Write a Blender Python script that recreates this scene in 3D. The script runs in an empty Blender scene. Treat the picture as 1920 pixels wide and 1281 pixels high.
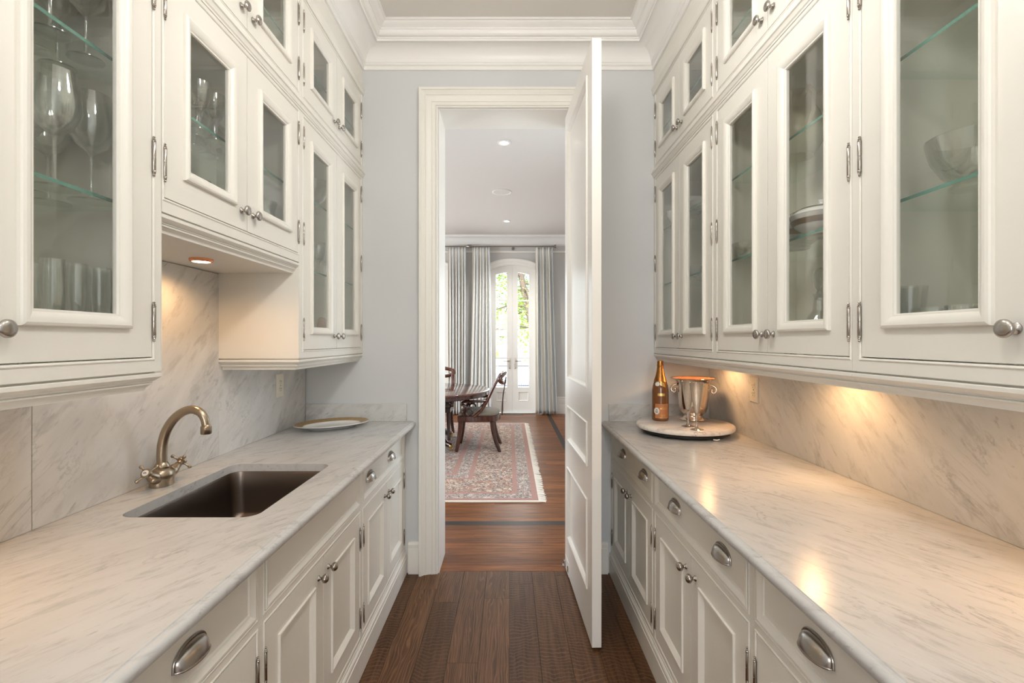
import bpy, bmesh, math, random
from math import pi, sin, cos, radians, sqrt, hypot, atan2
from mathutils import Vector, Matrix, Euler
from mathutils.geometry import tessellate_polygon

SC = bpy.context.scene
COL = SC.collection
random.seed(11)

# ------------------------------------------------------------------ camera, world, lights, exposure
CAM_H = 1.408
cam_data = bpy.data.cameras.new('camera')
cam_data.sensor_width = 36.0
cam_data.lens = 907.0 * 36.0 / 1920.0
cam_data.shift_x = 5.0 / 1920.0
cam_data.shift_y = -2.5 / 1920.0
cam_data.clip_start = 0.02
cam = bpy.data.objects.new('camera', cam_data)
cam.location = (0, 0, CAM_H)
cam.rotation_euler = (radians(90), 0, 0)
COL.objects.link(cam)
SC.camera = cam

vs = SC.view_settings
vs.view_transform = 'Standard'
vs.look = 'None'
vs.exposure = 0.0
vs.gamma = 1.0
vs.use_curve_mapping = False
SC.cycles.max_bounces = 12
SC.cycles.diffuse_bounces = 5
SC.cycles.glossy_bounces = 4
SC.cycles.transparent_max_bounces = 24
SC.cycles.transmission_bounces = 6
SC.cycles.caustics_reflective = False
SC.cycles.caustics_refractive = False
SC.cycles.sample_clamp_indirect = 6.0

world = bpy.data.worlds.new('sky')
SC.world = world
world.use_nodes = True
wt = world.node_tree
wt.nodes.clear()
wo = wt.nodes.new('ShaderNodeOutputWorld')
wb = wt.nodes.new('ShaderNodeBackground')
ws = wt.nodes.new('ShaderNodeTexSky')
ws.sky_type = 'NISHITA'
ws.sun_disc = False
ws.sun_elevation = radians(52)
ws.sun_rotation = radians(200)
ws.dust_density = 3.0
wb.inputs['Strength'].default_value = 0.68
wt.links.new(ws.outputs[0], wb.inputs[0])
wt.links.new(wb.outputs[0], wo.inputs[0])

def lamp(name, kind, loc, energy, color, rot=(0, 0, 0), **kw):
    d = bpy.data.lights.new(name, kind)
    d.energy = energy
    d.color = color
    for k, v in kw.items():
        setattr(d, k, v)
    o = bpy.data.objects.new(name, d)
    o.location = loc
    o.rotation_euler = rot
    COL.objects.link(o)
    return o

FILL_W = 19.5  # power of each added fill globe over the aisle
DAY = (1.0, 0.985, 0.965)
WARM = (1.0, 0.57, 0.25)
SOFT = (1.0, 0.985, 0.965)
# the sun stands behind the house and lights the garden in front of the dining room
lamp('sun', 'SUN', (0, -5, 20), 9.0, (1.0, 0.96, 0.88), rot=(radians(42), 0, radians(-18)), angle=radians(0.6))
# frontal fill light at an unseen tall window assumed behind the camera
lamp('pantry_fill_light', 'AREA', (0.0, -3.32, 1.55), 50.0, DAY, rot=(radians(90), 0, 0), shape='RECTANGLE', size=1.0, size_y=2.1)
# fill light at an unseen side window added to the dining room
lamp('dining_fill_light', 'AREA', (-4.62, 6.2, 1.75), 220.0, (0.95, 0.98, 1.0), rot=(radians(90), 0, radians(-90)), shape='RECTANGLE', size=3.0, size_y=2.4)
# daylight at an unseen window assumed in the dining room's right wall
lamp('assumed_side_light', 'AREA', (1.60, 4.15, 1.75), 48.0, (0.86, 0.94, 1.0), rot=(radians(90), 0, radians(90)), shape='RECTANGLE', size=1.2, size_y=1.8)
# daylight entering at the two pairs of garden doors
lamp('garden_door_light', 'AREA', (0.06, 9.62, 1.62), 32.0, (0.93, 0.97, 1.0), rot=(radians(-90), 0, 0), shape='RECTANGLE', size=0.8, size_y=2.2)
lamp('garden_door_light', 'AREA', (-1.61, 9.62, 1.62), 32.0, (0.93, 0.97, 1.0), rot=(radians(-90), 0, 0), shape='RECTANGLE', size=0.8, size_y=2.2)

# ------------------------------------------------------------------ scene constants (metres)
D = 2.926            # far wall of the pantry
DJ = 3.19            # dining side of that wall
YF = 9.255           # far wall of the dining room
CEIL = 3.239
CEIL2 = 3.40
LW, RW = 1.239, 1.216        # side walls of the pantry
LU, RU = 0.887, 0.874        # upper cabinet faces
LB, RB = 0.629, 0.614        # base cabinet faces
LC, RC = 0.601, 0.588        # counter edges
CT = 0.919                   # counter top
YN = 0.35                    # near end of the cabinets
OPL, OPR, OPT = -0.427, 0.405, 2.805   # door opening

# ------------------------------------------------------------------ materials
def nodes_of(m):
    m.use_nodes = True
    nt = m.node_tree
    nt.nodes.clear()
    return nt, nt.nodes, nt.links

def mat_basic(name, color, rough=0.5, metal=0.0, spec=0.5, bump=0.0, bump_scale=60.0, var=0.0, coat=0.0, emis=None, emis_s=0.0, sheen=0.0, trans=0.0, aniso=0.0):
    m = bpy.data.materials.new(name)
    nt, N, L = nodes_of(m)
    out = N.new('ShaderNodeOutputMaterial')
    b = N.new('ShaderNodeBsdfPrincipled')
    b.inputs['Base Color'].default_value = (*color, 1)
    b.inputs['Roughness'].default_value = rough
    b.inputs['Metallic'].default_value = metal
    b.inputs['Specular IOR Level'].default_value = spec
    b.inputs['Coat Weight'].default_value = coat
    b.inputs['Sheen Weight'].default_value = sheen
    b.inputs['Transmission Weight'].default_value = trans
    if emis:
        b.inputs['Emission Color'].default_value = (*emis, 1)
        b.inputs['Emission Strength'].default_value = emis_s
    L.new(b.outputs[0], out.inputs[0])
    if bump or var:
        tc = N.new('ShaderNodeTexCoord')
        nz = N.new('ShaderNodeTexNoise')
        nz.inputs['Scale'].default_value = bump_scale
        nz.inputs['Detail'].default_value = 4
        L.new(tc.outputs['Object'], nz.inputs['Vector'])
        if var:
            hs = N.new('ShaderNodeHueSaturation')
            hs.inputs['Color'].default_value = (*color, 1)
            mr = N.new('ShaderNodeMapRange')
            mr.inputs['To Min'].default_value = 1 - var
            mr.inputs['To Max'].default_value = 1 + var
            L.new(nz.outputs['Fac'], mr.inputs['Value'])
            L.new(mr.outputs[0], hs.inputs['Value'])
            L.new(hs.outputs[0], b.inputs['Base Color'])
        if bump:
            bp = N.new('ShaderNodeBump')
            bp.inputs['Strength'].default_value = bump
            bp.inputs['Distance'].default_value = 0.002
            L.new(nz.outputs['Fac'], bp.inputs['Height'])
            L.new(bp.outputs[0], b.inputs['Normal'])
    return m

def mat_glass(name, tint, base=0.05, edge=0.55, power=3.0, rough=0.02, gcol=(1, 1, 1)):
    """clear glass: tinted see-through plus mirror reflection that grows at grazing angles"""
    m = bpy.data.materials.new(name)
    nt, N, L = nodes_of(m)
    out = N.new('ShaderNodeOutputMaterial')
    mix = N.new('ShaderNodeMixShader')
    tr = N.new('ShaderNodeBsdfTransparent')
    tr.inputs['Color'].default_value = (*tint, 1)
    gl = N.new('ShaderNodeBsdfGlossy')
    gl.inputs['Roughness'].default_value = rough
    gl.inputs['Color'].default_value = (*gcol, 1)
    lw = N.new('ShaderNodeLayerWeight')
    lw.inputs['Blend'].default_value = 0.5
    pw = N.new('ShaderNodeMath'); pw.operation = 'POWER'
    pw.inputs[1].default_value = power
    L.new(lw.outputs['Facing'], pw.inputs[0])
    ma = N.new('ShaderNodeMath'); ma.operation = 'MULTIPLY_ADD'
    ma.inputs[1].default_value = edge
    ma.inputs[2].default_value = base
    L.new(pw.outputs[0], ma.inputs[0])
    L.new(ma.outputs[0], mix.inputs[0])
    L.new(tr.outputs[0], mix.inputs[1])
    L.new(gl.outputs[0], mix.inputs[2])
    L.new(mix.outputs[0], out.inputs[0])
    return m

def mat_marble(name, base, vein, vein2, rot, stretch=(2.2, 14.0, 14.0), amount=1.0, rough=0.22, bold=0.5):
    m = bpy.data.materials.new(name)
    nt, N, L = nodes_of(m)
    out = N.new('ShaderNodeOutputMaterial')
    b = N.new('ShaderNodeBsdfPrincipled')
    b.inputs['Roughness'].default_value = rough
    b.inputs['Specular IOR Level'].default_value = 0.32
    L.new(b.outputs[0], out.inputs[0])
    tc = N.new('ShaderNodeTexCoord')
    mp0 = N.new('ShaderNodeMapping')
    mp0.inputs['Rotation'].default_value = rot
    L.new(tc.outputs['Object'], mp0.inputs['Vector'])
    mp = N.new('ShaderNodeMapping')
    mp.inputs['Scale'].default_value = stretch
    L.new(mp0.outputs[0], mp.inputs['Vector'])
    def noise(vec, sc, det, ro, dist):
        n = N.new('ShaderNodeTexNoise')
        n.inputs['Scale'].default_value = sc; n.inputs['Detail'].default_value = det
        n.inputs['Roughness'].default_value = ro; n.inputs['Distortion'].default_value = dist
        L.new(vec, n.inputs['Vector'])
        return n.outputs['Fac']
    def ramp(src, lo, hi, c0, c1):
        r = N.new('ShaderNodeValToRGB')
        r.color_ramp.elements[0].position = lo; r.color_ramp.elements[0].color = (c0, c0, c0, 1)
        r.color_ramp.elements[1].position = hi; r.color_ramp.elements[1].color = (c1, c1, c1, 1)
        L.new(src, r.inputs['Fac'])
        return r.outputs[0]
    def times(a, b_):
        t = N.new('ShaderNodeMath'); t.operation = 'MULTIPLY'
        L.new(a, t.inputs[0])
        if isinstance(b_, (int, float)): t.inputs[1].default_value = b_
        else: L.new(b_, t.inputs[1])
        return t.outputs[0]
    def blend(fac, c1, c2):
        x = N.new('ShaderNodeMixRGB')
        L.new(fac, x.inputs['Fac'])
        for k, c in (('Color1', c1), ('Color2', c2)):
            if isinstance(c, tuple): x.inputs[k].default_value = (*c, 1)
            else: L.new(c, x.inputs[k])
        return x.outputs[0]
    cloud = noise(mp.outputs[0], 0.9, 6, 0.6, 0.4)
    c = blend(ramp(cloud, 0.35, 0.68, 0, 1), base, vein2)
    streak = ramp(noise(mp.outputs[0], 3.0, 10, 0.68, 0.35), 0.52, 0.66, 0, 1)
    c = blend(times(streak, 0.45 * amount), c, vein)
    fleck = ramp(noise(mp.outputs[0], 7.0, 6, 0.6, 0.2), 0.63, 0.72, 0, 1)
    c = blend(times(times(fleck, cloud), 1.3 * amount), c, vein)
    mp3 = N.new('ShaderNodeMapping')
    mp3.inputs['Scale'].default_value = (0.8, 2.0, 2.0)
    L.new(mp0.outputs[0], mp3.inputs['Vector'])
    n3 = noise(mp3.outputs[0], 3.4, 9, 0.62, 0.6)
    sb = N.new('ShaderNodeMath'); sb.operation = 'SUBTRACT'; sb.inputs[1].default_value = 0.5
    L.new(n3, sb.inputs[0])
    ab = N.new('ShaderNodeMath'); ab.operation = 'ABSOLUTE'
    L.new(sb.outputs[0], ab.inputs[0])
    line = ramp(ab.outputs[0], 0.0, 0.014, 1, 0)
    gate = ramp(noise(mp0.outputs[0], 2.3, 3, 0.5, 0), 0.48, 0.66, 0, 1)
    c = blend(times(times(line, gate), bold), c, (vein[0] * 0.7, vein[1] * 0.7, vein[2] * 0.7))
    L.new(c, b.inputs['Base Color'])
    return m

def mat_wood(name, dark, mid, light, axis='Y', rough=0.3, flake=0.0, coat=0.2, scale=1.0, contrast=1.0, spec=0.5):
    """planks: grain runs along the axis; every plank object gets its own shade and figure"""
    m = bpy.data.materials.new(name)
    nt, N, L = nodes_of(m)
    out = N.new('ShaderNodeOutputMaterial')
    b = N.new('ShaderNodeBsdfPrincipled')
    b.inputs['Roughness'].default_value = rough
    b.inputs['Coat Weight'].default_value = coat
    b.inputs['Coat Roughness'].default_value = 0.12
    b.inputs['Specular IOR Level'].default_value = spec
    L.new(b.outputs[0], out.inputs[0])
    tc = N.new('ShaderNodeTexCoord')
    oi = N.new('ShaderNodeObjectInfo')
    cm = N.new('ShaderNodeCombineXYZ')
    mu = N.new('ShaderNodeMath'); mu.operation = 'MULTIPLY'; mu.inputs[1].default_value = 37.0
    L.new(oi.outputs['Random'], mu.inputs[0])
    for k in range(3):
        L.new(mu.outputs[0], cm.inputs[k])
    ad = N.new('ShaderNodeVectorMath'); ad.operation = 'ADD'
    L.new(tc.outputs['Object'], ad.inputs[0])
    L.new(cm.outputs[0], ad.inputs[1])
    mp = N.new('ShaderNodeMapping')
    st = {'X': (1.2, 22, 22), 'Y': (22, 1.2, 22), 'Z': (22, 22, 1.2)}[axis]
    mp.inputs['Scale'].default_value = tuple(q * scale for q in st)
    L.new(ad.outputs[0], mp.inputs['Vector'])
    n1 = N.new('ShaderNodeTexNoise')
    n1.inputs['Scale'].default_value = 3.0
    n1.inputs['Detail'].default_value = 7
    n1.inputs['Roughness'].default_value = 0.6
    n1.inputs['Distortion'].default_value = 0.5
    L.new(mp.outputs[0], n1.inputs['Vector'])
    r = N.new('ShaderNodeValToRGB')
    r.color_ramp.elements[0].position = 0.5 - 0.22 / contrast
    r.color_ramp.elements[0].color = (*dark, 1)
    r.color_ramp.elements[1].position = 0.5 + 0.22 / contrast
    r.color_ramp.elements[1].color = (*light, 1)
    e = r.color_ramp.elements.new(0.5)
    e.color = (*mid, 1)
    L.new(n1.outputs['Fac'], r.inputs['Fac'])
    col = r.outputs[0]
    if flake:
        mp2 = N.new('ShaderNodeMapping')
        mp2.inputs['Scale'].default_value = (1, 1, 1)
        L.new(ad.outputs[0], mp2.inputs['Vector'])
        sx_ = N.new('ShaderNodeSeparateXYZ'); L.new(ad.outputs[0], sx_.inputs[0])
        def figure(stretch, comp, freq, amp, lo):
            """lines at even spacing along one axis, bent by slow noise"""
            q = N.new('ShaderNodeMapping'); q.inputs['Scale'].default_value = stretch
            L.new(ad.outputs[0], q.inputs['Vector'])
            nn = N.new('ShaderNodeTexNoise'); nn.inputs['Scale'].default_value = 1.0; nn.inputs['Detail'].default_value = 3.0; nn.inputs['Distortion'].default_value = 0.2
            L.new(q.outputs[0], nn.inputs['Vector'])
            a1 = N.new('ShaderNodeMath'); a1.operation = 'MULTIPLY'; a1.inputs[1].default_value = amp
            L.new(nn.outputs['Fac'], a1.inputs[0])
            a3 = N.new('ShaderNodeMath'); a3.operation = 'MULTIPLY_ADD'; a3.inputs[1].default_value = freq
            L.new(sx_.outputs[comp], a3.inputs[0]); L.new(a1.outputs[0], a3.inputs[2])
            a2 = N.new('ShaderNodeMath'); a2.operation = 'SINE'; L.new(a3.outputs[0], a2.inputs[0])
            rr = N.new('ShaderNodeMapRange'); rr.inputs['From Min'].default_value = lo; rr.inputs['From Max'].default_value = 1.0
            L.new(a2.outputs[0], rr.inputs['Value'])
            return rr.outputs[0]
        c1 = figure((8.0, 4.0, 3.0), 1, 270.0, 34.0, 0.40)      # ray figure across the board
        c2 = figure((9.0, 1.5, 3.0), 0, 560.0, 70.0, 0.30)      # cathedral grain along the board
        sel = N.new('ShaderNodeMath'); sel.operation = 'GREATER_THAN'; sel.inputs[1].default_value = 0.5
        L.new(oi.outputs['Random'], sel.inputs[0])
        rw = N.new('ShaderNodeMixRGB'); L.new(sel.outputs[0], rw.inputs['Fac']); L.new(c1, rw.inputs['Color1']); L.new(c2, rw.inputs['Color2'])
        n5 = N.new('ShaderNodeTexNoise'); n5.inputs['Scale'].default_value = 5.0
        L.new(ad.outputs[0], n5.inputs['Vector'])
        mm = N.new('ShaderNodeMath'); mm.operation = 'MULTIPLY'
        L.new(rw.outputs[0], mm.inputs[0]); L.new(n5.outputs['Fac'], mm.inputs[1])
        m5 = N.new('ShaderNodeMath'); m5.operation = 'MULTIPLY'; m5.inputs[1].default_value = flake
        L.new(mm.outputs[0], m5.inputs[0])
        mx = N.new('ShaderNodeMixRGB')
        mx.inputs['Color2'].default_value = (light[0] * 1.35, light[1] * 1.35, light[2] * 1.35, 1)
        L.new(m5.outputs[0], mx.inputs['Fac'])
        L.new(col, mx.inputs['Color1'])
        col = mx.outputs[0]
    hs = N.new('ShaderNodeHueSaturation')
    mr = N.new('ShaderNodeMapRange')
    mr.inputs['To Min'].default_value = 0.72
    mr.inputs['To Max'].default_value = 1.28
    L.new(oi.outputs['Random'], mr.inputs['Value'])
    L.new(mr.outputs[0], hs.inputs['Value'])
    L.new(col, hs.inputs['Color'])
    L.new(hs.outputs[0], b.inputs['Base Color'])
    bp = N.new('ShaderNodeBump')
    bp.inputs['Strength'].default_value = 0.08
    bp.inputs['Distance'].default_value = 0.001
    L.new(n1.outputs['Fac'], bp.inputs['Height'])
    L.new(bp.outputs[0], b.inputs['Normal'])
    return m

M = {}
M['cab'] = mat_basic('cabinet_paint', (0.80, 0.775, 0.715), 0.36, var=0.012, bump_scale=6)
M['cabin'] = mat_basic('cabinet_interior_paint', (0.90, 0.875, 0.79), 0.5, var=0.012, bump_scale=6)
M['trim'] = mat_basic('trim_paint', (0.84, 0.815, 0.765), 0.36, var=0.01, bump_scale=5)
M['crown'] = mat_basic('crown_paint', (0.88, 0.865, 0.84), 0.4, var=0.01, bump_scale=5)
M['door'] = mat_basic('door_paint', (0.82, 0.79, 0.745), 0.28, var=0.01, bump_scale=5)
M['ceil'] = mat_basic('ceiling_paint', (0.74, 0.71, 0.67), 0.8, bump=0.05, bump_scale=220)
M['wall'] = mat_basic('wall_paint', (0.645, 0.655, 0.665), 0.7, bump=0.08, bump_scale=260)
M['dwall'] = mat_basic('dining_wall_paint', (0.60, 0.585, 0.56), 0.7, bump=0.05, bump_scale=200)
M['nickel'] = mat_basic('brushed_nickel', (0.44, 0.41, 0.38), 0.26, 1.0, bump=0.05, bump_scale=300)
M['nickel_dark'] = mat_basic('aged_nickel', (0.38, 0.34, 0.30), 0.24, 1.0, bump=0.05, bump_scale=300)
M['hinge'] = mat_basic('polished_hinge_metal', (0.42, 0.38, 0.34), 0.2, 1.0, var=0.02)
M['faucet'] = mat_basic('aged_bronze_nickel', (0.42, 0.345, 0.26), 0.3, 1.0, var=0.05, bump_scale=80)
M['sink'] = mat_basic('brushed_steel', (0.20, 0.165, 0.14), 0.34, 1.0, bump=0.08, bump_scale=220)
M['pane'] = mat_glass('cabinet_pane_glass', (0.98, 0.99, 0.978), base=0.045, edge=0.75, power=4.5)
M['crystal'] = mat_glass('crystal_glass', (0.96, 0.97, 0.965), base=0.12, edge=0.88, power=1.5, rough=0.07)
def add_refraction(m, amount, ior=1.45):
    nt = m.node_tree; N, L = nt.nodes, nt.links
    out = [n for n in N if n.type == 'OUTPUT_MATERIAL'][0]
    src = out.inputs[0].links[0].from_socket
    g = N.new('ShaderNodeBsdfGlass'); g.inputs['IOR'].default_value = ior; g.inputs['Roughness'].default_value = 0.0
    mx = N.new('ShaderNodeMixShader'); mx.inputs[0].default_value = amount
    L.new(src, mx.inputs[1]); L.new(g.outputs[0], mx.inputs[2]); L.new(mx.outputs[0], out.inputs[0])
M['flute'] = M['crystal'].copy(); M['flute'].name = 'flute_glass'
add_refraction(M['crystal'], 0.12)
add_refraction(M['flute'], 0.45)
M['shelf'] = mat_glass('shelf_glass', (0.955, 0.985, 0.97), base=0.035, edge=0.5, power=4)
M['shelf_edge'] = mat_basic('green_glass_edge', (0.10, 0.26, 0.21), 0.1, 0.0, var=0.05)
M['wpane'] = mat_glass('window_glass', (0.97, 0.98, 0.98), base=0.04, edge=0.6, power=4)
M['marble'] = mat_marble('white_marble_counter', (0.585, 0.58, 0.572), (0.30, 0.285, 0.275), (0.53, 0.522, 0.51), (0, 0, radians(60)), stretch=(3.2, 13.0, 13.0), amount=0.95, bold=0.5)
M['marble_left'] = mat_marble('white_marble_left_counter', (0.585, 0.58, 0.572), (0.30, 0.285, 0.275), (0.53, 0.522, 0.51), (0, 0, radians(118)), stretch=(3.2, 13.0, 13.0), amount=0.95, bold=0.5)
M['splash'] = mat_marble('white_marble_splash', (0.70, 0.69, 0.67), (0.36, 0.35, 0.34), (0.58, 0.57, 0.555), (radians(-42), 0, radians(90)), stretch=(2.2, 7.0, 7.0), amount=1.0, bold=0.7)
M['endsplash'] = mat_marble('white_marble_upstand', (0.70, 0.70, 0.68), (0.34, 0.33, 0.33), (0.58, 0.58, 0.57), (0, radians(35), 0), stretch=(2.4, 6, 6), amount=1.0, bold=0.8)
M['turntable'] = mat_marble('pink_white_marble', (0.86, 0.82, 0.76), (0.34, 0.25, 0.23), (0.72, 0.61, 0.54), (0, 0, radians(20)), stretch=(4, 13, 8), amount=0.9, bold=0.6)
M['oak'] = mat_wood('dark_oak_planks', (0.046, 0.020, 0.009), (0.104, 0.048, 0.022), (0.165, 0.082, 0.038), 'Y', 0.40, flake=1.15, contrast=1.0, coat=0.0, spec=0.22)
M['strip'] = mat_wood('oak_strip_floor', (0.066, 0.020, 0.005), (0.165, 0.054, 0.013), (0.27, 0.100, 0.028), 'X', 0.33, coat=0.0, contrast=1.1, spec=0.18)
M['inlay'] = mat_basic('dark_inlay_wood', (0.022, 0.013, 0.010), 0.4, spec=0.3, var=0.1)
M['subfloor'] = mat_basic('floor_base', (0.02, 0.012, 0.008), 0.8, var=0.1)
M['mahog'] = mat_wood('mahogany', (0.018, 0.005, 0.003), (0.050, 0.013, 0.007), (0.095, 0.027, 0.012), 'Z', 0.16, coat=0.6, scale=0.8)
M['mahogx'] = mat_wood('mahogany_top', (0.030, 0.007, 0.004), (0.085, 0.021, 0.009), (0.140, 0.042, 0.018), 'X', 0.12, coat=0.8, scale=0.5)
M['seat'] = mat_basic('taupe_seat_cloth', (0.19, 0.16, 0.115), 0.75, bump=0.3, bump_scale=160, sheen=0.2)
M['brass'] = mat_basic('brass', (0.75, 0.55, 0.22), 0.25, 1.0, var=0.03)
M['rod'] = mat_basic('bronze_rod_metal', (0.30, 0.27, 0.24), 0.35, 1.0, var=0.03)
M['white_china'] = mat_basic('white_china', (0.84, 0.83, 0.81), 0.14, coat=0.3, var=0.01)
M['cream_china'] = mat_basic('cream_china', (0.74, 0.68, 0.50), 0.25, var=0.03)
M['band'] = mat_basic('dark_gilt_band', (0.20, 0.13, 0.07), 0.3, 0.5, var=0.1)
M['silver'] = mat_basic('warm_lit_silver', (0.84, 0.70, 0.58), 0.07, 1.0, var=0.01)  # warm lamp light on the silver is put into its base colour
M['copper'] = mat_basic('copper_lining', (0.85, 0.36, 0.18), 0.25, 0.45, var=0.03)
M['black'] = mat_basic('black_rubber', (0.012, 0.012, 0.012), 0.5, var=0.05)
M['slot'] = mat_basic('outlet_slot', (0.03, 0.025, 0.02), 0.6, var=0.05)
M['plastic'] = mat_basic('ivory_plastic', (0.78, 0.73, 0.63), 0.32, var=0.01)
M['bulb'] = mat_basic('lamp_lens', (1, 1, 1), 0.4, emis=(1.0, 0.84, 0.58), emis_s=7.0, var=0.001)
M['potbulb'] = mat_basic('pot_light_lens', (1, 1, 1), 0.4, emis=(1.0, 0.93, 0.82), emis_s=10.0, var=0.001)
M['opal'] = mat_glass('fill_globe_glass', (0.97, 0.96, 0.93), base=0.04, edge=0.3, power=3, rough=0.3)  # glass of the added fill globes
M['gilt'] = mat_basic('gilt_pattern_rim', (0.45, 0.29, 0.12), 0.3, 0.6, var=0.35, bump=0.2, bump_scale=90)
M['ground'] = mat_basic('pale_paving', (0.62, 0.61, 0.59), 0.9, var=0.06, bump_scale=2)
M['grass'] = mat_basic('lawn_grass', (0.20, 0.36, 0.09), 0.9, var=0.25, bump_scale=8)
M['road'] = mat_basic('asphalt', (0.30, 0.31, 0.33), 0.9, var=0.1, bump_scale=5)
M['house'] = mat_basic('pale_house_wall', (0.68, 0.68, 0.68), 0.9, var=0.03)
M['roof'] = mat_basic('grey_roof', (0.20, 0.20, 0.22), 0.9, var=0.1)
M['dark_glass'] = mat_basic('dark_window_glass', (0.05, 0.06, 0.07), 0.1, var=0.05)
M['bark'] = mat_basic('tree_bark', (0.16, 0.12, 0.09), 0.9, bump=0.6, bump_scale=25, var=0.2)
M['rail'] = mat_basic('black_iron', (0.05, 0.05, 0.055), 0.4, 0.3, var=0.05)
M['ink'] = mat_basic('dark_print', (0.02, 0.02, 0.025), 0.4, var=0.05)
M['metalmark'] = mat_basic('stamped_mark', (0.14, 0.12, 0.105), 0.5, 0.6, var=0.05)

def mat_leaf():
    m = bpy.data.materials.new('leaf_green')
    nt, N, L = nodes_of(m)
    out = N.new('ShaderNodeOutputMaterial')
    d = N.new('ShaderNodeBsdfDiffuse'); t = N.new('ShaderNodeBsdfTranslucent'); mix = N.new('ShaderNodeMixShader')
    tc = N.new('ShaderNodeTexCoord'); nz = N.new('ShaderNodeTexNoise'); nz.inputs['Scale'].default_value = 2.2
    L.new(tc.outputs['Object'], nz.inputs['Vector'])
    r = N.new('ShaderNodeValToRGB')
    r.color_ramp.elements[0].color = (0.22, 0.38, 0.05, 1); r.color_ramp.elements[1].color = (0.62, 0.70, 0.18, 1)
    r.color_ramp.elements[0].position = 0.35; r.color_ramp.elements[1].position = 0.65
    L.new(nz.outputs['Fac'], r.inputs['Fac'])
    L.new(r.outputs[0], d.inputs['Color']); L.new(r.outputs[0], t.inputs['Color'])
    mix.inputs[0].default_value = 0.5
    L.new(d.outputs[0], mix.inputs[1]); L.new(t.outputs[0], mix.inputs[2]); L.new(mix.outputs[0], out.inputs[0])
    return m
M['leaf'] = mat_leaf()

def mat_curtain():
    m = bpy.data.materials.new('striped_silk')
    nt, N, L = nodes_of(m)
    out = N.new('ShaderNodeOutputMaterial'); b = N.new('ShaderNodeBsdfPrincipled')
    b.inputs['Roughness'].default_value = 0.42; b.inputs['Sheen Weight'].default_value = 0.35
    tc = N.new('ShaderNodeTexCoord'); uv = N.new('ShaderNodeSeparateXYZ'); L.new(tc.outputs['UV'], uv.inputs[0])
    w = N.new('ShaderNodeMath'); w.operation = 'MULTIPLY'; w.inputs[1].default_value = 3.0
    L.new(uv.outputs[0], w.inputs[0])
    fr = N.new('ShaderNodeMath'); fr.operation = 'FRACT'; L.new(w.outputs[0], fr.inputs[0])
    r = N.new('ShaderNodeValToRGB'); r.color_ramp.interpolation = 'EASE'
    r.color_ramp.elements[0].position = 0.40; r.color_ramp.elements[0].color = (0.78, 0.75, 0.68, 1)
    r.color_ramp.elements[1].position = 0.60; r.color_ramp.elements[1].color = (0.66, 0.68, 0.675, 1)
    L.new(fr.outputs[0], r.inputs['Fac'])
    vo = N.new('ShaderNodeTexVoronoi'); vo.inputs['Scale'].default_value = 7.0
    L.new(tc.outputs['Object'], vo.inputs['Vector'])
    rv = N.new('ShaderNodeValToRGB'); rv.color_ramp.elements[0].position = 0.10; rv.color_ramp.elements[1].position = 0.18
    rv.color_ramp.elements[0].color = (0.35, 0.35, 0.35, 1); rv.color_ramp.elements[1].color = (0, 0, 0, 1)
    L.new(vo.outputs['Distance'], rv.inputs['Fac'])
    mx = N.new('ShaderNodeMixRGB'); mx.inputs['Color2'].default_value = (0.74, 0.72, 0.64, 1)
    L.new(rv.outputs[0], mx.inputs['Fac']); L.new(r.outputs[0], mx.inputs['Color1'])
    L.new(mx.outputs[0], b.inputs['Base Color']); L.new(b.outputs[0], out.inputs[0])
    return m
M['curtain'] = mat_curtain()

def mat_rug(name, field, c2, c3, dark, scale, thresh=0.5):
    """knotted wool: scrolls and rosettes of several yarns over a ground colour"""
    m = bpy.data.materials.new(name)
    nt, N, L = nodes_of(m)
    out = N.new('ShaderNodeOutputMaterial'); b = N.new('ShaderNodeBsdfPrincipled')
    b.inputs['Roughness'].default_value = 0.95; b.inputs['Specular IOR Level'].default_value = 0.1
    tc = N.new('ShaderNodeTexCoord')
    def band(sc, lo, hi, kind):
        if kind == 'v':
            v = N.new('ShaderNodeTexVoronoi'); v.inputs['Scale'].default_value = sc
            L.new(tc.outputs['Object'], v.inputs['Vector']); s = v.outputs['Distance']
        else:
            v = N.new('ShaderNodeTexNoise'); v.inputs['Scale'].default_value = sc; v.inputs['Detail'].default_value = 3; v.inputs['Distortion'].default_value = 1.4
            L.new(tc.outputs['Object'], v.inputs['Vector']); s = v.outputs['Fac']
        r = N.new('ShaderNodeValToRGB'); r.color_ramp.interpolation = 'CONSTANT'
        r.color_ramp.elements[0].position = 0.0; r.color_ramp.elements[0].color = (0, 0, 0, 1)
        r.color_ramp.elements[1].position = lo; r.color_ramp.elements[1].color = (1, 1, 1, 1)
        e = r.color_ramp.elements.new(hi); e.color = (0, 0, 0, 1)
        L.new(s, r.inputs['Fac'])
        return r.outputs[0]
    cur = None
    for (sc, lo, hi, kind, c) in ((scale * 0.8, 0.50, 0.60, 'n', c2), (scale * 0.9, 0.40, 0.46, 'n', c3), (scale * 0.75, 0.0001, 0.20, 'v', c2), (scale * 0.75, 0.0001, 0.10, 'v', c3), (scale * 1.1, 0.545, 0.585, 'n', dark), (scale * 0.75, 0.34, 0.40, 'v', dark)):
        fac = band(sc, lo, hi, kind)
        mx = N.new('ShaderNodeMixRGB')
        L.new(fac, mx.inputs['Fac'])
        if cur is None:
            mx.inputs['Color1'].default_value = (*field, 1)
        else:
            L.new(cur, mx.inputs['Color1'])
        mx.inputs['Color2'].default_value = (*c, 1)
        cur = mx.outputs[0]
    L.new(cur, b.inputs['Base Color']); L.new(b.outputs[0], out.inputs[0])
    return m
RED, NAVY, TAN, CREAM, GREEN = (0.33, 0.09, 0.06), (0.05, 0.06, 0.10), (0.40, 0.26, 0.18), (0.62, 0.53, 0.44), (0.20, 0.24, 0.19)
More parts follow.
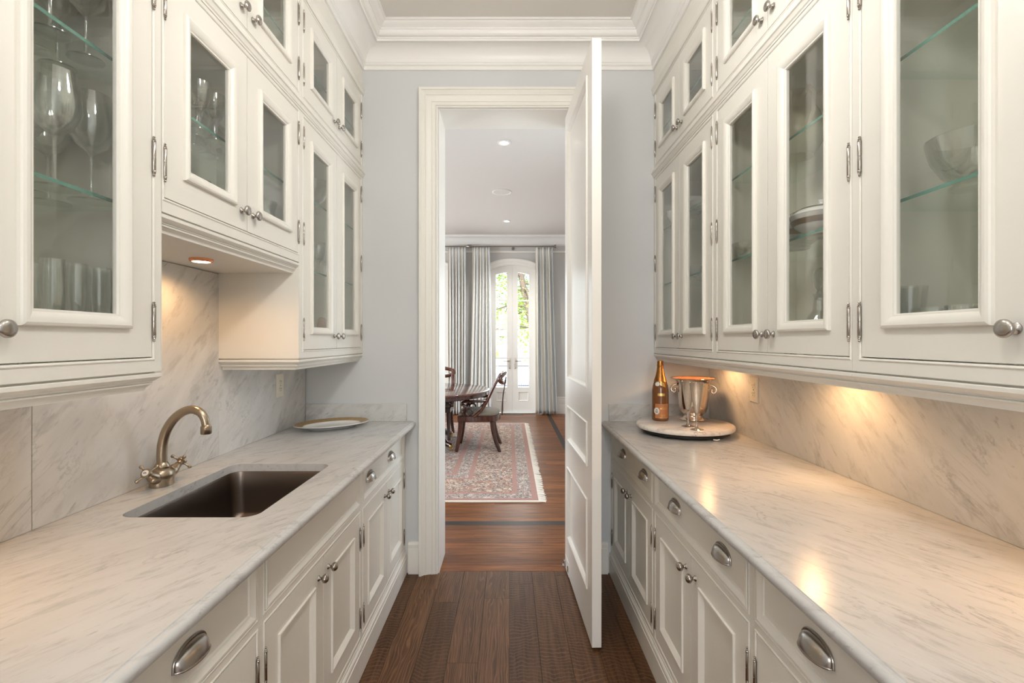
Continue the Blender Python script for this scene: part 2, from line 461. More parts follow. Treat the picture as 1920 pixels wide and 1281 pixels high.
M['rug_field'] = mat_rug('rug_field_wool', (0.60, 0.50, 0.41), (0.36, 0.19, 0.14), (0.27, 0.29, 0.27), (0.10, 0.10, 0.12), 21)
M['rug_border'] = mat_rug('rug_border_wool', (0.40, 0.29, 0.22), (0.58, 0.49, 0.40), (0.34, 0.14, 0.10), (0.13, 0.13, 0.14), 15)
M['rug_guard'] = mat_rug('rug_guard_wool', (0.58, 0.49, 0.42), (0.36, 0.21, 0.17), GREEN, (0.11, 0.11, 0.13), 27)
M['rug_line'] = mat_basic('rug_rose_wool', (0.37, 0.21, 0.17), 0.95, var=0.12, bump_scale=30)
M['fringe'] = mat_basic('rug_fringe_cotton', (0.72, 0.65, 0.55), 0.95, bump=0.8, bump_scale=90, var=0.08)

def mat_bottle():
    m = bpy.data.materials.new('amber_champagne_glass')
    nt, N, L = nodes_of(m)
    out = N.new('ShaderNodeOutputMaterial'); b = N.new('ShaderNodeBsdfPrincipled')
    b.inputs['Base Color'].default_value = (0.17, 0.058, 0.016, 1)
    b.inputs['Roughness'].default_value = 0.06; b.inputs['Coat Weight'].default_value = 0.6; b.inputs['Coat Roughness'].default_value = 0.03
    L.new(b.outputs[0], out.inputs[0])
    return m
M['bottle'] = mat_bottle()
M['foil'] = mat_basic('copper_gold_foil', (0.46, 0.20, 0.06), 0.32, 1.0, bump=0.8, bump_scale=70, var=0.2)
M['label'] = mat_basic('orange_label_paper', (0.50, 0.19, 0.07), 0.5, var=0.05)
M['goldprint'] = mat_basic('gold_print', (0.75, 0.52, 0.20), 0.3, 0.8, var=0.05)
M['label_white'] = mat_basic('white_seal_paper', (0.80, 0.77, 0.70), 0.4, var=0.03)
M['amber'] = mat_basic('amber_glazed_ball', (0.42, 0.24, 0.11), 0.2, var=0.25, bump_scale=14)

# ------------------------------------------------------------------ mesh helpers
ORG = {}

class MB:
    def __init__(s, T=None):
        s.v = []; s.f = []; s.m = []; s.T = T
    def add(s, pts, faces, mi=0):
        k = len(s.v)
        s.v += [s.T(*p) if s.T else tuple(p) for p in pts]
        s.f += [tuple(i + k for i in f) for f in faces]
        s.m += [mi] * len(faces)
        return s
    def box(s, a, b, mi=0):
        (x0, y0, z0), (x1, y1, z1) = a, b
        p = [(x0, y0, z0), (x1, y0, z0), (x1, y1, z0), (x0, y1, z0), (x0, y0, z1), (x1, y0, z1), (x1, y1, z1), (x0, y1, z1)]
        return s.add(p, [(0, 3, 2, 1), (4, 5, 6, 7), (0, 1, 5, 4), (1, 2, 6, 5), (2, 3, 7, 6), (3, 0, 4, 7)], mi)
    def lathe(s, prof, n=24, mat=None, mi=0, sx=1.0, sy=1.0):
        """prof: list of (r, z); closed loop not assumed; poles allowed"""
        mat = mat or Matrix.Identity(4)
        pts, rings = [], []
        for (r, z) in prof:
            if r <= 1e-6:
                rings.append([len(pts)]); pts.append(mat @ Vector((0, 0, z)))
            else:
                rings.append(list(range(len(pts), len(pts) + n)))
                for i in range(n):
                    a = 2 * pi * i / n
                    pts.append(mat @ Vector((r * cos(a) * sx, r * sin(a) * sy, z)))
        fs = []
        for A, B in zip(rings, rings[1:]):
            for i in range(n):
                j = (i + 1) % n
                if len(A) == 1 and len(B) == 1: continue
                if len(A) == 1: fs.append((A[0], B[j], B[i]))
                elif len(B) == 1: fs.append((A[i], A[j], B[0]))
                else: fs.append((A[i], A[j], B[j], B[i]))
        return s.add([tuple(p) for p in pts], fs, mi)
    def tube(s, path, rad, n=10, mi=0, cap=True, closed=False, flat=1.0):
        path = [Vector(p) for p in path]
        if not isinstance(rad, (list, tuple)): rad = [rad] * len(path)
        N = len(path); pts = []; up = None
        for i in range(N):
            if closed: t = path[(i + 1) % N] - path[i - 1]
            else: t = path[min(i + 1, N - 1)] - path[max(i - 1, 0)]
            t.normalize()
            if up is None:
                up = Vector((0, 0, 1)) if abs(t.z) < 0.9 else Vector((1, 0, 0))
            a = t.cross(up); a.normalize(); b = a.cross(t); b.normalize(); up = b
            for k in range(n):
                w = 2 * pi * k / n
                pts.append(tuple(path[i] + (a * cos(w) + b * (sin(w) * flat)) * rad[i]))
        fs = []
        for i in range(N if closed else N - 1):
            i2 = (i + 1) % N
            for k in range(n):
                k2 = (k + 1) % n
                fs.append((i * n + k, i * n + k2, i2 * n + k2, i2 * n + k))
        if cap and not closed:
            fs.append(tuple(range(n - 1, -1, -1))); fs.append(tuple((N - 1) * n + k for k in range(n)))
        return s.add(pts, fs, mi)
    def rect_sweep(s, prof, y0, y1, z0, z1, mi=0):
        """closed profile of (d inward, n outward) mitred round a rectangle; points are (n, y, z)"""
        K = len(prof); pts = []
        for (sy, sz) in ((0, 0), (1, 0), (1, 1), (0, 1)):
            for (d, n) in prof:
                pts.append((n, (y1 - d) if sy else (y0 + d), (z1 - d) if sz else (z0 + d)))
        fs = []
        for c in range(4):
            c2 = (c + 1) % 4
            for k in range(K):
                k2 = (k + 1) % K
                fs.append((c * K + k, c2 * K + k, c2 * K + k2, c * K + k2))
        return s.add(pts, fs, mi)
    def sweep(s, path, prof, mi=0, closed=False, caps=True):
        """closed profile of (offset along the left normal, h) mitred along a 2-D path; points are (a, b, h)"""
        N = len(path); K = len(prof); pts = []
        def nrm(p, q):
            dx, dy = q[0] - p[0], q[1] - p[1]; l = hypot(dx, dy); return (-dy / l, dx / l)
        for i in range(N):
            if closed or 0 < i < N - 1:
                n1 = nrm(path[i - 1], path[i]); n2 = nrm(path[i], path[(i + 1) % N])
                q = 1 + n1[0] * n2[0] + n1[1] * n2[1]
                m = ((n1[0] + n2[0]) / q, (n1[1] + n2[1]) / q)
            elif i == 0: m = nrm(path[0], path[1])
            else: m = nrm(path[-2], path[-1])
            for (o, h) in prof:
                pts.append((path[i][0] + m[0] * o, path[i][1] + m[1] * o, h))
        fs = []
        for i in range(N if closed else N - 1):
            i2 = (i + 1) % N
            for k in range(K):
                k2 = (k + 1) % K
                fs.append((i * K + k, i * K + k2, i2 * K + k2, i2 * K + k))
        if caps and not closed:
            fs.append(tuple(range(K))); fs.append(tuple((N - 1) * K + k for k in range(K - 1, -1, -1)))
        return s.add(pts, fs, mi)
    def plate(s, outer, holes, h0, h1, mi=0):
        """flat plate with holes from 2-D loops; points are (a, b, h)"""
        loops = [outer] + list(holes)
        flat = [p for l in loops for p in l]; n = len(flat)
        tri = tessellate_polygon([[Vector((p[0], p[1], 0)) for p in l] for l in loops])
        pts = [(p[0], p[1], h0) for p in flat] + [(p[0], p[1], h1) for p in flat]
        fs = [tuple(t) for t in tri] + [tuple(i + n for i in reversed(t)) for t in tri]
        k = 0
        for l in loops:
            c = len(l)
            for i in range(c):
                j = (i + 1) % c
                fs.append((k + i, k + j, n + k + j, n + k + i))
            k += c
        return s.add(pts, fs, mi)
    def grid(s, fn, nu, nv, mi=0, wrapu=False):
        pts = [fn(i / nu, j / nv) for j in range(nv + 1) for i in range(nu + (0 if wrapu else 1))]
        W = nu if wrapu else nu + 1
        fs = []
        for j in range(nv):
            for i in range(nu):
                i2 = (i + 1) % W
                fs.append((j * W + i, j * W + i2, (j + 1) * W + i2, (j + 1) * W + i))
        return s.add(pts, fs, mi)
    def loft(s, rings, mi=0, cap0=True, cap1=True):
        n = len(rings[0]); pts = [p for r in rings for p in r]; fs = []
        for j in range(len(rings) - 1):
            for i in range(n):
                i2 = (i + 1) % n
                fs.append((j * n + i, j * n + i2, (j + 1) * n + i2, (j + 1) * n + i))
        if cap0: fs.append(tuple(range(n - 1, -1, -1)))
        if cap1: fs.append(tuple((len(rings) - 1) * n + i for i in range(n)))
        return s.add(pts, fs, mi)
    def mesh(s, name, mats, origin=(0, 0, 0), angle=35, flip=True):
        me = bpy.data.meshes.new(name)
        ox, oy, oz = origin
        me.from_pydata([(x - ox, y - oy, z - oz) for (x, y, z) in s.v], [], s.f)
        mats = mats if isinstance(mats, (list, tuple)) else [mats]
        for m in mats: me.materials.append(M[m] if isinstance(m, str) else m)
        if len(mats) > 1: me.polygons.foreach_set('material_index', s.m)
        if flip:
            bm = bmesh.new(); bm.from_mesh(me)
            bmesh.ops.recalc_face_normals(bm, faces=bm.faces)
            bm.to_mesh(me); bm.free()
        me.polygons.foreach_set('use_smooth', [True] * len(me.polygons))
        me.set_sharp_from_angle(angle=radians(angle))
        me.update()
        return me
    def build(s, name, mats, parent=None, origin=None, angle=35, bevel=0.0, flip=True):
        o0 = ORG[parent] if parent is not None else (origin or (0, 0, 0))
        o = bpy.data.objects.new(name, s.mesh(name, mats, o0, angle, flip))
        COL.objects.link(o)
        if parent is not None: o.parent = parent
        else: o.location = o0
        ORG[o] = o0
        if bevel:
            b = o.modifiers.new('bevel', 'BEVEL'); b.width = bevel; b.segments = 2; b.limit_method = 'ANGLE'; b.angle_limit = radians(50)
        return o

def tag(o, label=None, cat=None, group=None, kind=None):
    if label: o['label'] = label
    if cat: o['category'] = cat
    if group: o['group'] = group
    if kind: o['kind'] = kind
    return o

def empty(name, loc, label=None, cat=None, group=None, kind=None):
    o = bpy.data.objects.new(name, None)
    o.empty_display_size = 0.05
    o.location = loc
    COL.objects.link(o)
    ORG[o] = tuple(loc)
    return tag(o, label, cat, group, kind)

def inst(mesh, name, parent, loc, rot=(0, 0, 0)):
    o = bpy.data.objects.new(name, mesh)
    COL.objects.link(o)
    o.parent = parent
    p = ORG[parent]
    o.location = (loc[0] - p[0], loc[1] - p[1], loc[2] - p[2])
    o.rotation_euler = rot
    return o

def dup(root, loc, rotz=None, label=None, group=None):
    """a copy of a thing with copies of its parts and their sub-parts"""
    r = root.copy(); COL.objects.link(r)
    r.location = loc
    if rotz is not None: r.rotation_euler = (0, 0, rotz)
    if label: r['label'] = label
    if group: r['group'] = group
    for ch in list(root.children):
        c = ch.copy(); COL.objects.link(c); c.parent = r
        for g in list(ch.children):
            d = g.copy(); COL.objects.link(d); d.parent = c
    return r

def arc(cx, cy, r, a0, a1, n, ry=None):
    ry = r if ry is None else ry
    return [(cx + r * cos(radians(a0 + (a1 - a0) * i / n)), cy + ry * sin(radians(a0 + (a1 - a0) * i / n))) for i in range(n + 1)]

def rrect(x0, y0, x1, y1, r, n=6):
    return (arc(x1 - r, y0 + r, r, -90, 0, n) + arc(x1 - r, y1 - r, r, 0, 90, n) + arc(x0 + r, y1 - r, r, 90, 180, n) + arc(x0 + r, y0 + r, r, 180, 270, n))

def axis_mat(loc, direction):
    q = Vector(direction).to_track_quat('Z', 'Y')
    return Matrix.Translation(loc) @ q.to_matrix().to_4x4()

# ------------------------------------------------------------------ room shell
YB = -3.2            # wall behind the camera
XL2, XR2 = -4.4, 1.30     # dining room side walls
def struct(mb, name, mat, parent=None, **kw):
    o = mb.build(name, mat, parent, **kw)
    if parent is None: o['kind'] = 'structure'
    return o

# floors: every plank is a piece of its own on a dark base
fl = struct(MB().box((-1.30, YB - 0.1, -0.10), (1.30, D + 0.03, -0.016)), 'floor', 'subfloor')
rows = 18
pw = 0.1365
for r in range(rows):
    x0 = -1.2285 + r * pw
    y = YB - random.uniform(0, 0.9)
    while y < D + 0.02:
        ln = random.uniform(0.75, 1.7)
        a, b = max(y, YB), min(y + ln, D + 0.02)
        if b - a > 0.04:
            dz = random.uniform(-0.0004, 0.0)
            MB().box((x0 + 0.0007, a + 0.0007, -0.016), (x0 + pw - 0.0007, b - 0.0007, dz)).build('plank', 'oak', fl).location = (0, 0, 0)
        y += ln
fl2 = struct(MB().box((XL2 - 0.1, D + 0.03, -0.10), (XR2 + 0.1, YF + 0.05, -0.016)), 'floor', 'subfloor')
sw = 0.0815
y = D + 0.021
ylist = []
while y < YF:
    ylist.append((y, min(y + sw, YF))); y += sw
INX0, INX1 = 0.705, 0.775          # dark inlay along the right wall
INY0, INY1 = 3.655, 3.715          # dark inlay across the room
for i, (a, b) in enumerate(ylist):
    xa, xb = (OPL - 0.02, OPR + 0.02) if b < DJ - 0.01 else (XL2, XR2)
    inl = abs(0.5 * (a + b) - 0.5 * (INY0 + INY1)) < sw * 0.5
    if inl:
        MB().box((xa, a + 0.0006, -0.016), (INX1, b - 0.0006, 0)).build('inlay_strip', 'inlay', fl2)
        MB().box((INX1 + 0.001, a + 0.0006, -0.016), (xb, b - 0.0006, 0)).build('plank', 'strip', fl2)
        continue
    segs = []
    x = xa
    if xb - xa < 1.5:
        segs = [(xa, xb)]
    else:
        x = xa - random.uniform(0, 1.6)
        end = INX0 if a > INY0 else xb
        while x < end:
            ln = random.uniform(1.7, 2.9)
            s0, s1 = max(x, xa), min(x + ln, end)
            if s1 - s0 > 0.03: segs.append((s0, s1))
            x += ln
        if a > INY0: segs.append((INX1, xb))
    for (s0, s1) in segs:
        MB().box((s0 + 0.0006, a + 0.0006, -0.016), (s1 - 0.0006, b - 0.0006, random.uniform(-0.0004, 0))).build('plank', 'strip', fl2)
MB().box((INX0 + 0.0006, INY1 + 0.045, -0.016), (INX1 - 0.0006, YF, 0)).build('inlay_strip', 'inlay', fl2)

# pantry walls: niches for the cabinets, narrower towards the camera side
struct(MB().box((-LW - 0.12, YN - 0.06, 0), (-LW, D, 3.30)), 'wall_left', 'wall')
struct(MB().box((RW, YN - 0.06, 0), (RW + 0.12, D, 3.30)), 'wall_right', 'wall')
struct(MB().box((-LW, YB, 0), (-LU, YN - 0.002, 3.30)), 'wall_left_return', 'wall')
struct(MB().box((RU, YB, 0), (RW, YN - 0.002, 3.30)), 'wall_right_return', 'wall')
# far wall with the doorway
T_XZ = lambda y0: (lambda a, b, h: (a, y0 + h, b))
WXL, WXR = -4.52, 1.42
struct(MB(T_XZ(D)).plate([(WXL, 0), (OPL, 0), (OPL, OPT), (OPR, OPT), (OPR, 0), (WXR, 0), (WXR, 3.52), (WXL, 3.52)], [], 0.0, DJ - D), 'wall_far', 'wall')
# wall behind the camera with a tall unseen window, assumed for the fill light
BW = (-0.55, 0.5, 0.55, 2.65)
struct(MB(T_XZ(YB - 0.16)).plate([(-1.24, 0), (1.22, 0), (1.22, 3.30), (-1.24, 3.30)], [[(BW[0], BW[1]), (BW[2], BW[1]), (BW[2], BW[3]), (BW[0], BW[3])]], 0, 0.16), 'wall_back', 'wall')
w = struct(MB(lambda n, y, z: (y, YB - 0.06 + n, z)).rect_sweep([(0, 0), (0.06, 0), (0.06, -0.05), (0, -0.05)], *BW[:1], BW[2], BW[1], BW[3]), 'assumed_window_1', 'trim')  # assumed window, out of view, frames the fill light behind it
mb = MB().box((-0.02, YB - 0.10, BW[1] + 0.05), (0.02, YB - 0.07, BW[3] - 0.05)).box((BW[0] + 0.05, YB - 0.10, 1.53), (BW[2] - 0.05, YB - 0.07, 1.57))
mb.build('glazing_bar', 'trim', w)
MB().box((BW[0] + 0.05, YB - 0.087, BW[1] + 0.05), (BW[2] - 0.05, YB - 0.083, BW[3] - 0.05)).build('pane', 'wpane', w)
struct(MB().box((-1.24, YB - 0.1, CEIL), (1.22, D, CEIL + 0.08)), 'ceiling', 'ceil')

# crown moulding round the pantry (profile measured off the inside corner)
crown = [(0.0, 3.037), (0.010, 3.037), (0.012, 3.040), (0.012, 3.058), (0.016, 3.061), (0.021, 3.063), (0.022, 3.066), (0.022, 3.072)]
crown += [(0.026 + 0.084 * (1 - cos(t * pi / 16)), 3.075 + 0.073 * sin(t * pi / 16)) for t in range(0, 9)]
crown += [(0.1140, 3.1475), (0.1155, 3.1445), (0.1200, 3.1445), (0.1200, 3.1585), (0.1240, 3.1590), (0.1240, 3.1640), (0.1205, 3.1650)]
crown += [(0.1225 + 0.021 * sin(t * pi / 10), 3.1670 + 0.026 * (1 - cos(t * pi / 10))) for t in range(0, 6)]
crown += [(0.1440, 3.1960), (0.1500, 3.1965), (0.1500, 3.2035), (0.1460, 3.2045), (0.150, 3.2075), (0.160, 3.2115), (0.172, 3.2185), (0.177, 3.2240), (0.177, 3.2265), (0.188, 3.2275), (0.188, CEIL - 0.0005), (0.0, CEIL - 0.0005)]
pth = [(RU, YB), (RU, D), (-LU, D), (-LU, YB)]
struct(MB().sweep(pth, crown), 'trim_1', 'crown', angle=28)

# door casing on the pantry side and linings of the opening
casing = [(0, 0), (0, 0.012), (0.003, 0.016), (0.009, 0.016), (0.012, 0.012), (0.013, 0.018), (0.030, 0.019), (0.033, 0.023), (0.036, 0.019), (0.052, 0.020), (0.060, 0.024), (0.068, 0.025), (0.072, 0.031), (0.075, 0.028), (0.080, 0.030), (0.088, 0.038), (0.093, 0.040), (0.095, 0.046), (0.106, 0.046), (0.110, 0.043), (0.110, 0)]
TF = lambda a, b, h: (a, D - h, b)
struct(MB(TF).sweep([(OPL - 0.004, 0.0), (OPL - 0.004, OPT + 0.004), (OPR + 0.004, OPT + 0.004), (OPR + 0.004, 0.0)], casing), 'trim_2', 'trim', angle=25)
lin = [(0, 0), (0.018, 0), (0.018, DJ - D + 0.006), (0, DJ - D + 0.006)]
mb = MB(lambda a, b, h: (a, D - 0.003 + h, b)).sweep([(OPL, 0.0), (OPL, OPT), (OPR, OPT), (OPR, 0.0)], [(-0.003, 0), (0.0, 0), (0.0, DJ - D + 0.006), (-0.003, DJ - D + 0.006)])
TD = lambda a, b, h: (a, DJ + h, b)
mb.T = TD
mb.sweep([(OPL - 0.004, 0.0), (OPL - 0.004, OPT + 0.004), (OPR + 0.004, OPT + 0.004), (OPR + 0.004, 0.0)], casing)
struct(mb, 'trim_3', 'trim', angle=25)

# baseboards either side of the doorway
base = [(0, 0), (0.018, 0), (0.018, 0.150), (0.012, 0.153), (0.012, 0.158), (0.017, 0.160), (0.019, 0.176), (0.013, 0.186), (0.008, 0.190), (0, 0.190)]
struct(MB(lambda a, b, h: (a, D - b, h)).sweep([(OPL - 0.114, 0.0), (-LB + 0.02, 0.0)], [(-o, z) for o, z in base]), 'baseboard_left', 'trim')
struct(MB(lambda a, b, h: (a, D - b, h)).sweep([(RB - 0.02, 0.0), (OPR + 0.114, 0.0)], [(-o, z) for o, z in base]), 'baseboard_right', 'trim')

# ------------------------------------------------------------------ swing door (three recessed panels), standing open into the pantry
DW, DT = 0.80, 0.044
ang = math.atan2(0.374 - 0.345, 0.80)
pv = Vector((0.345, 2.990, 0))                   # heel corner of the face that looks at the aisle
dx_, dy_ = sin(ang), -cos(ang)                   # along the leaf, towards the camera
def TDOOR(n, s, z):                              # n out of the visible face (towards -X), s along the leaf
    return (pv.x + dx_ * s - n * cos(ang), pv.y + dy_ * s - n * sin(ang), z)
door = empty('door_1', (pv.x, pv.y, 0), kind='structure')
Z0, Z1 = 0.014, 2.778
holes = [(0.226, 0.655), (0.808, 1.02), (1.18, 2.665)]
st = 0.105
mb = MB(lambda a, b, h: TDOOR(h, a, b))
mb.plate([(0, Z0), (DW, Z0), (DW, Z1), (0, Z1)], [[(st, a), (DW - st, a), (DW - st, b), (st, b)] for a, b in holes], -DT, 0.0)
mb.build('door_leaf', 'door', door, bevel=0.0015)
pm = [(0, -0.012), (0, 0.004), (0.003, 0.007), (0.010, 0.006), (0.015, 0.001), (0.019, -0.006), (0.022, -0.010), (0.022, -0.016), (0, -0.016)]
for a, b in holes:
    q = MB(TDOOR).box((-DT + 0.012, st, a), (-0.012, DW - st, b)).build('door_panel', 'door', door)
    q2 = MB(TDOOR).rect_sweep(pm, st, DW - st, a, b)
    q2.rect_sweep([(d, -DT - n) for d, n in pm], st, DW - st, a, b)
    q2.build('panel_moulding', 'door', q, angle=25)
mb = MB(TDOOR)
mb.box((-DT - 0.002, 0.012, 0.012), (0.002, 0.145, 0.095))
pp = mb.build('pivot_plate', 'door', door, bevel=0.002)
mb = MB(TDOOR).box((0.002, 0.004, 0.022), (0.020, 0.034, 0.030)).box((0.002, 0.012, 0.030), (0.012, 0.028, 0.058)).box((-0.03, 0.000, 0.0), (-0.012, 0.05, 0.012))
mb.build('floor_pivot', 'nickel', door, bevel=0.001)
mb = MB(TDOOR).box((-0.0, 0.100, 0.028), (0.0035, 0.130, 0.070))
mb.build('pivot_cover', 'nickel', door, bevel=0.001)

# ------------------------------------------------------------------ dining room shell
ARX = (0.06, -1.61)
HW = 0.455            # half width of a garden door opening
SPR, RISE = 2.745, 0.105
def arch_top(xc, hw, spring, rise, n=14):
    R = (hw * hw + rise * rise) / (2 * rise)
    a = math.asin(hw / R)
    return [(xc + R * sin(a - 2 * a * i / n), spring + rise - R + R * cos(a - 2 * a * i / n)) for i in range(n + 1)]
outer = [(XL2 - 0.12, 0), (XR2 + 0.12, 0), (XR2 + 0.12, 3.52), (XL2 - 0.12, 3.52)]
ho = []
for xc in ARX:
    ho.append([(xc - HW, 0.008), (xc + HW, 0.008)] + arch_top(xc, HW, SPR, RISE))
struct(MB(T_XZ(YF)).plate(outer, ho, 0, 0.20), 'wall_dining_far', 'dwall')
T_YZ = lambda x0: (lambda a, b, h: (x0 + h, a, b))
struct(MB(T_YZ(XL2 - 0.12)).plate([(DJ, 0), (YF, 0), (YF, 3.52), (DJ, 3.52)], [[(4.6, 0.5), (7.8, 0.5), (7.8, 3.0), (4.6, 3.0)]], 0, 0.12), 'wall_dining_left', 'dwall')
struct(MB(T_YZ(XR2)).plate([(DJ, 0), (YF, 0), (YF, 3.52), (DJ, 3.52)], [[(3.5, 0.8), (4.8, 0.8), (4.8, 2.7), (3.5, 2.7)]], 0, 0.12), 'wall_dining_right', 'dwall')
w3 = struct(MB(lambda n, y, z: (XR2 + 0.06 + n, y, z)).rect_sweep([(0, 0), (0.06, 0), (0.06, 0.05), (0, 0.05)], 3.5, 4.8, 0.8, 2.7), 'assumed_window_3', 'trim')  # unseen window, assumed for the side light outside it
MB().box((XR2 + 0.07, 3.55, 1.73), (XR2 + 0.10, 4.75, 1.77)).box((XR2 + 0.07, 4.135, 0.85), (XR2 + 0.10, 4.165, 2.65)).build('glazing_bar', 'trim', w3)
MB().box((XR2 + 0.084, 3.55, 0.85), (XR2 + 0.088, 4.75, 2.65)).build('pane', 'wpane', w3)
struct(MB().box((XL2 - 0.12, DJ, CEIL2), (XR2 + 0.12, YF + 0.2, CEIL2 + 0.12)), 'ceiling_dining', 'ceil')
w2 = struct(MB(lambda n, y, z: (XL2 - 0.06 - n, y, z)).rect_sweep([(0, 0), (0.07, 0), (0.07, 0.05), (0, 0.05)], 4.6, 7.8, 0.5, 3.0), 'added_window_2', 'trim')  # unseen window, added for the fill light outside it
mb = MB()
for yy in (5.66, 6.73): mb.box((XL2 - 0.10, yy - 0.03, 0.55), (XL2 - 0.07, yy + 0.03, 2.95))
mb.box((XL2 - 0.10, 4.65, 1.95), (XL2 - 0.07, 7.75, 1.99))
mb.build('glazing_bar', 'trim', w2)
MB().box((XL2 - 0.088, 4.65, 0.55), (XL2 - 0.084, 7.75, 2.95)).build('pane', 'wpane', w2)
# crown of the dining room: plain cove
c2 = [(0, 3.215), (0.010, 3.215), (0.012, 3.228), (0.020, 3.232)] + [(0.024 + 0.10 * (1 - cos(t * pi / 14)), 3.236 + 0.125 * sin(t * pi / 14)) for t in range(8)] + [(0.130, 3.366), (0.135, 3.372), (0.135, 3.392), (0.145, 3.3995), (0, 3.3995)]
struct(MB().sweep([(XR2, DJ), (XR2, YF), (XL2, YF), (XL2, DJ)], c2), 'trim_4', 'crown', angle=28)
# picture rail under the crown and tall baseboard on the far wall
gaps = [(XL2, ARX[1] - HW - 0.14), (ARX[1] + HW + 0.14, ARX[0] - HW - 0.14), (ARX[0] + HW + 0.14, XR2)]
db = [(0, 0), (0.022, 0), (0.022, 0.17), (0.016, 0.176), (0.016, 0.19), (0.02, 0.20), (0.02, 0.275), (0.012, 0.285), (0.018, 0.295), (0.018, 0.312), (0.008, 0.325), (0, 0.325)]
for i, (a, b) in enumerate(gaps):
    struct(MB(lambda x, y, h: (x, YF - y, h)).sweep([(b, 0.0), (a, 0.0)], [(-o, z) for o, z in db]), 'baseboard_dining', 'trim')
struct(MB(lambda x, y, h: (XR2 - y, x, h)).sweep([(YF - 0.02, 0.0), (DJ, 0.0)], [(-o, z) for o, z in db]), 'baseboard_dining', 'trim')
pr = [(0, 3.08), (0.02, 3.08), (0.03, 3.095), (0.03, 3.11), (0.012, 3.12), (0, 3.12)]
struct(MB(lambda x, y, h: (x, YF - y, h)).sweep([(XR2, 0.0), (XL2, 0.0)], [(-o, z) for o, z in pr]), 'trim_5', 'trim')

# garden doors: two arched pairs with four panes a leaf
def leaf(parent, xc, side, has_handle=True):
    """one leaf; side -1 left, +1 right of the middle joint"""
    yb = YF + 0.045
    T = lambda a, b, h: (a, yb + h, b)
    top = arch_top(xc, HW - 0.003, SPR - 0.001, RISE - 0.002, 20)
    g0, g1 = 0.0015, HW - 0.003
    pts = [p for p in top if (p[0] - xc) * side >= -1e-6]
    pts.sort(key=lambda p: p[0])
    lo, hi = (xc + g0, xc + g1) if side > 0 else (xc - g1, xc - g0)
    outline = [(lo, 0.022), (hi, 0.022)]
    tp = [(min(max(p[0], lo), hi), p[1]) for p in pts]
    outline += [(x, z) for x, z in reversed(tp)]
    ga, gb = (xc + 0.105, xc + 0.318) if side > 0 else (xc - 0.318, xc - 0.105)
    R = (HW * HW + RISE * RISE) / (2 * RISE)
    gtop = lambda x: SPR + RISE - R + sqrt(R * R - (x - xc) ** 2) - 0.135
    hole = [(ga, 0.50), (gb, 0.50)] + [(gb + (ga - gb) * i / 6, gtop(gb + (ga - gb) * i / 6)) for i in range(7)]
    pa, pb = ga + 0.005, gb - 0.005
    hole2 = [(pa, 0.235), (pb, 0.235), (pb, 0.42), (pa, 0.42)]
    lf = MB(T).plate(outline, [hole, hole2], 0, 0.045).build('door_leaf', 'trim', parent)
    MB(T).box((pa, 0.235, 0.012), (pb, 0.42, 0.03)).build('door_panel', 'trim', lf)
    MB(lambda n, a, b: (a, yb - n, b)).rect_sweep([(0, -0.012), (0, 0.004), (0.008, 0.006), (0.016, -0.004), (0.02, -0.012)], pa, pb, 0.235, 0.42).build('panel_moulding', 'trim', lf, angle=25)
    zs = [0.50, 1.061, 1.612, 2.173, None]
    for k in range(4):
        z0 = zs[k] + (0.011 if k else 0)
        if k < 3: poly = [(ga, z0), (gb, z0), (gb, zs[k + 1] - 0.011), (ga, zs[k + 1] - 0.011)]
        else: poly = [(ga, z0), (gb, z0)] + hole[2:]
        MB(T).plate(poly, [], 0.020, 0.025).build('pane', 'wpane', lf)
        if k: MB(T).box((ga, zs[k] - 0.011, 0.004), (gb, zs[k] + 0.011, 0.041)).build('glazing_bar', 'trim', lf)
    if has_handle:
        hx = xc + side * 0.052
        mb = MB().box((hx - 0.017, yb - 0.008, 0.855), (hx + 0.017, yb, 1.065))
        mb.lathe([(0, 0.0), (0.009, 0), (0.009, 0.045), (0, 0.045)], 10, axis_mat((hx, yb, 1.005), (0, -1, 0)))
        mb.tube([(hx, yb - 0.045, 1.005), (hx + side * 0.05, yb - 0.05, 1.007), (hx + side * 0.12, yb - 0.047, 1.004)], [0.009, 0.008, 0.007], 8)
        mb.lathe([(0, 0), (0.011, 0), (0.011, 0.014), (0, 0.014)], 10, axis_mat((hx, yb - 0.006, 0.89), (0, -1, 0)))
        mb.build('lever_handle', 'nickel_dark', lf, bevel=0.001)
cas = [(0, 0), (0, 0.014), (0.01, 0.018), (0.012, 0.014), (0.035, 0.018), (0.05, 0.02), (0.06, 0.03), (0.085, 0.034), (0.095, 0.045), (0.115, 0.045), (0.12, 0)]
for xc, hh in ((ARX[0], True), (ARX[1], True)):
    d = empty('door_2' if xc == ARX[0] else 'door_3', (xc, YF, 0), kind='structure')
    leaf(d, xc, -1, hh); leaf(d, xc, 1, hh)
    mb = MB(lambda a, b, h: (a, YF - h, b))
    path = [(xc - HW, 0.0)] + list(reversed(arch_top(xc, HW, SPR, RISE, 18))) + [(xc + HW, 0.0)]
    mb.sweep(path, cas)
    mb.T = lambda a, b, h: (a, YF + h, b)
    mb.sweep(path, [(-0.0, 0.0), (-0.004, 0.0), (-0.004, 0.19), (-0.0, 0.19)])
    mb.sweep(path, [(-0.0, 0.092), (-0.022, 0.092), (-0.022, 0.12), (-0.0, 0.12)])
    mb.build('door_casing', 'trim', d, angle=25)
    MB().box((xc - 0.016, YF + 0.091, 0.02), (xc + 0.016, YF + 0.105, SPR + RISE - 0.03)).build('astragal', 'trim', d)
    MB().box((xc - HW, YF + 0.0, 0.0), (xc + HW, YF + 0.2, 0.014)).build('threshold', 'trim', d)

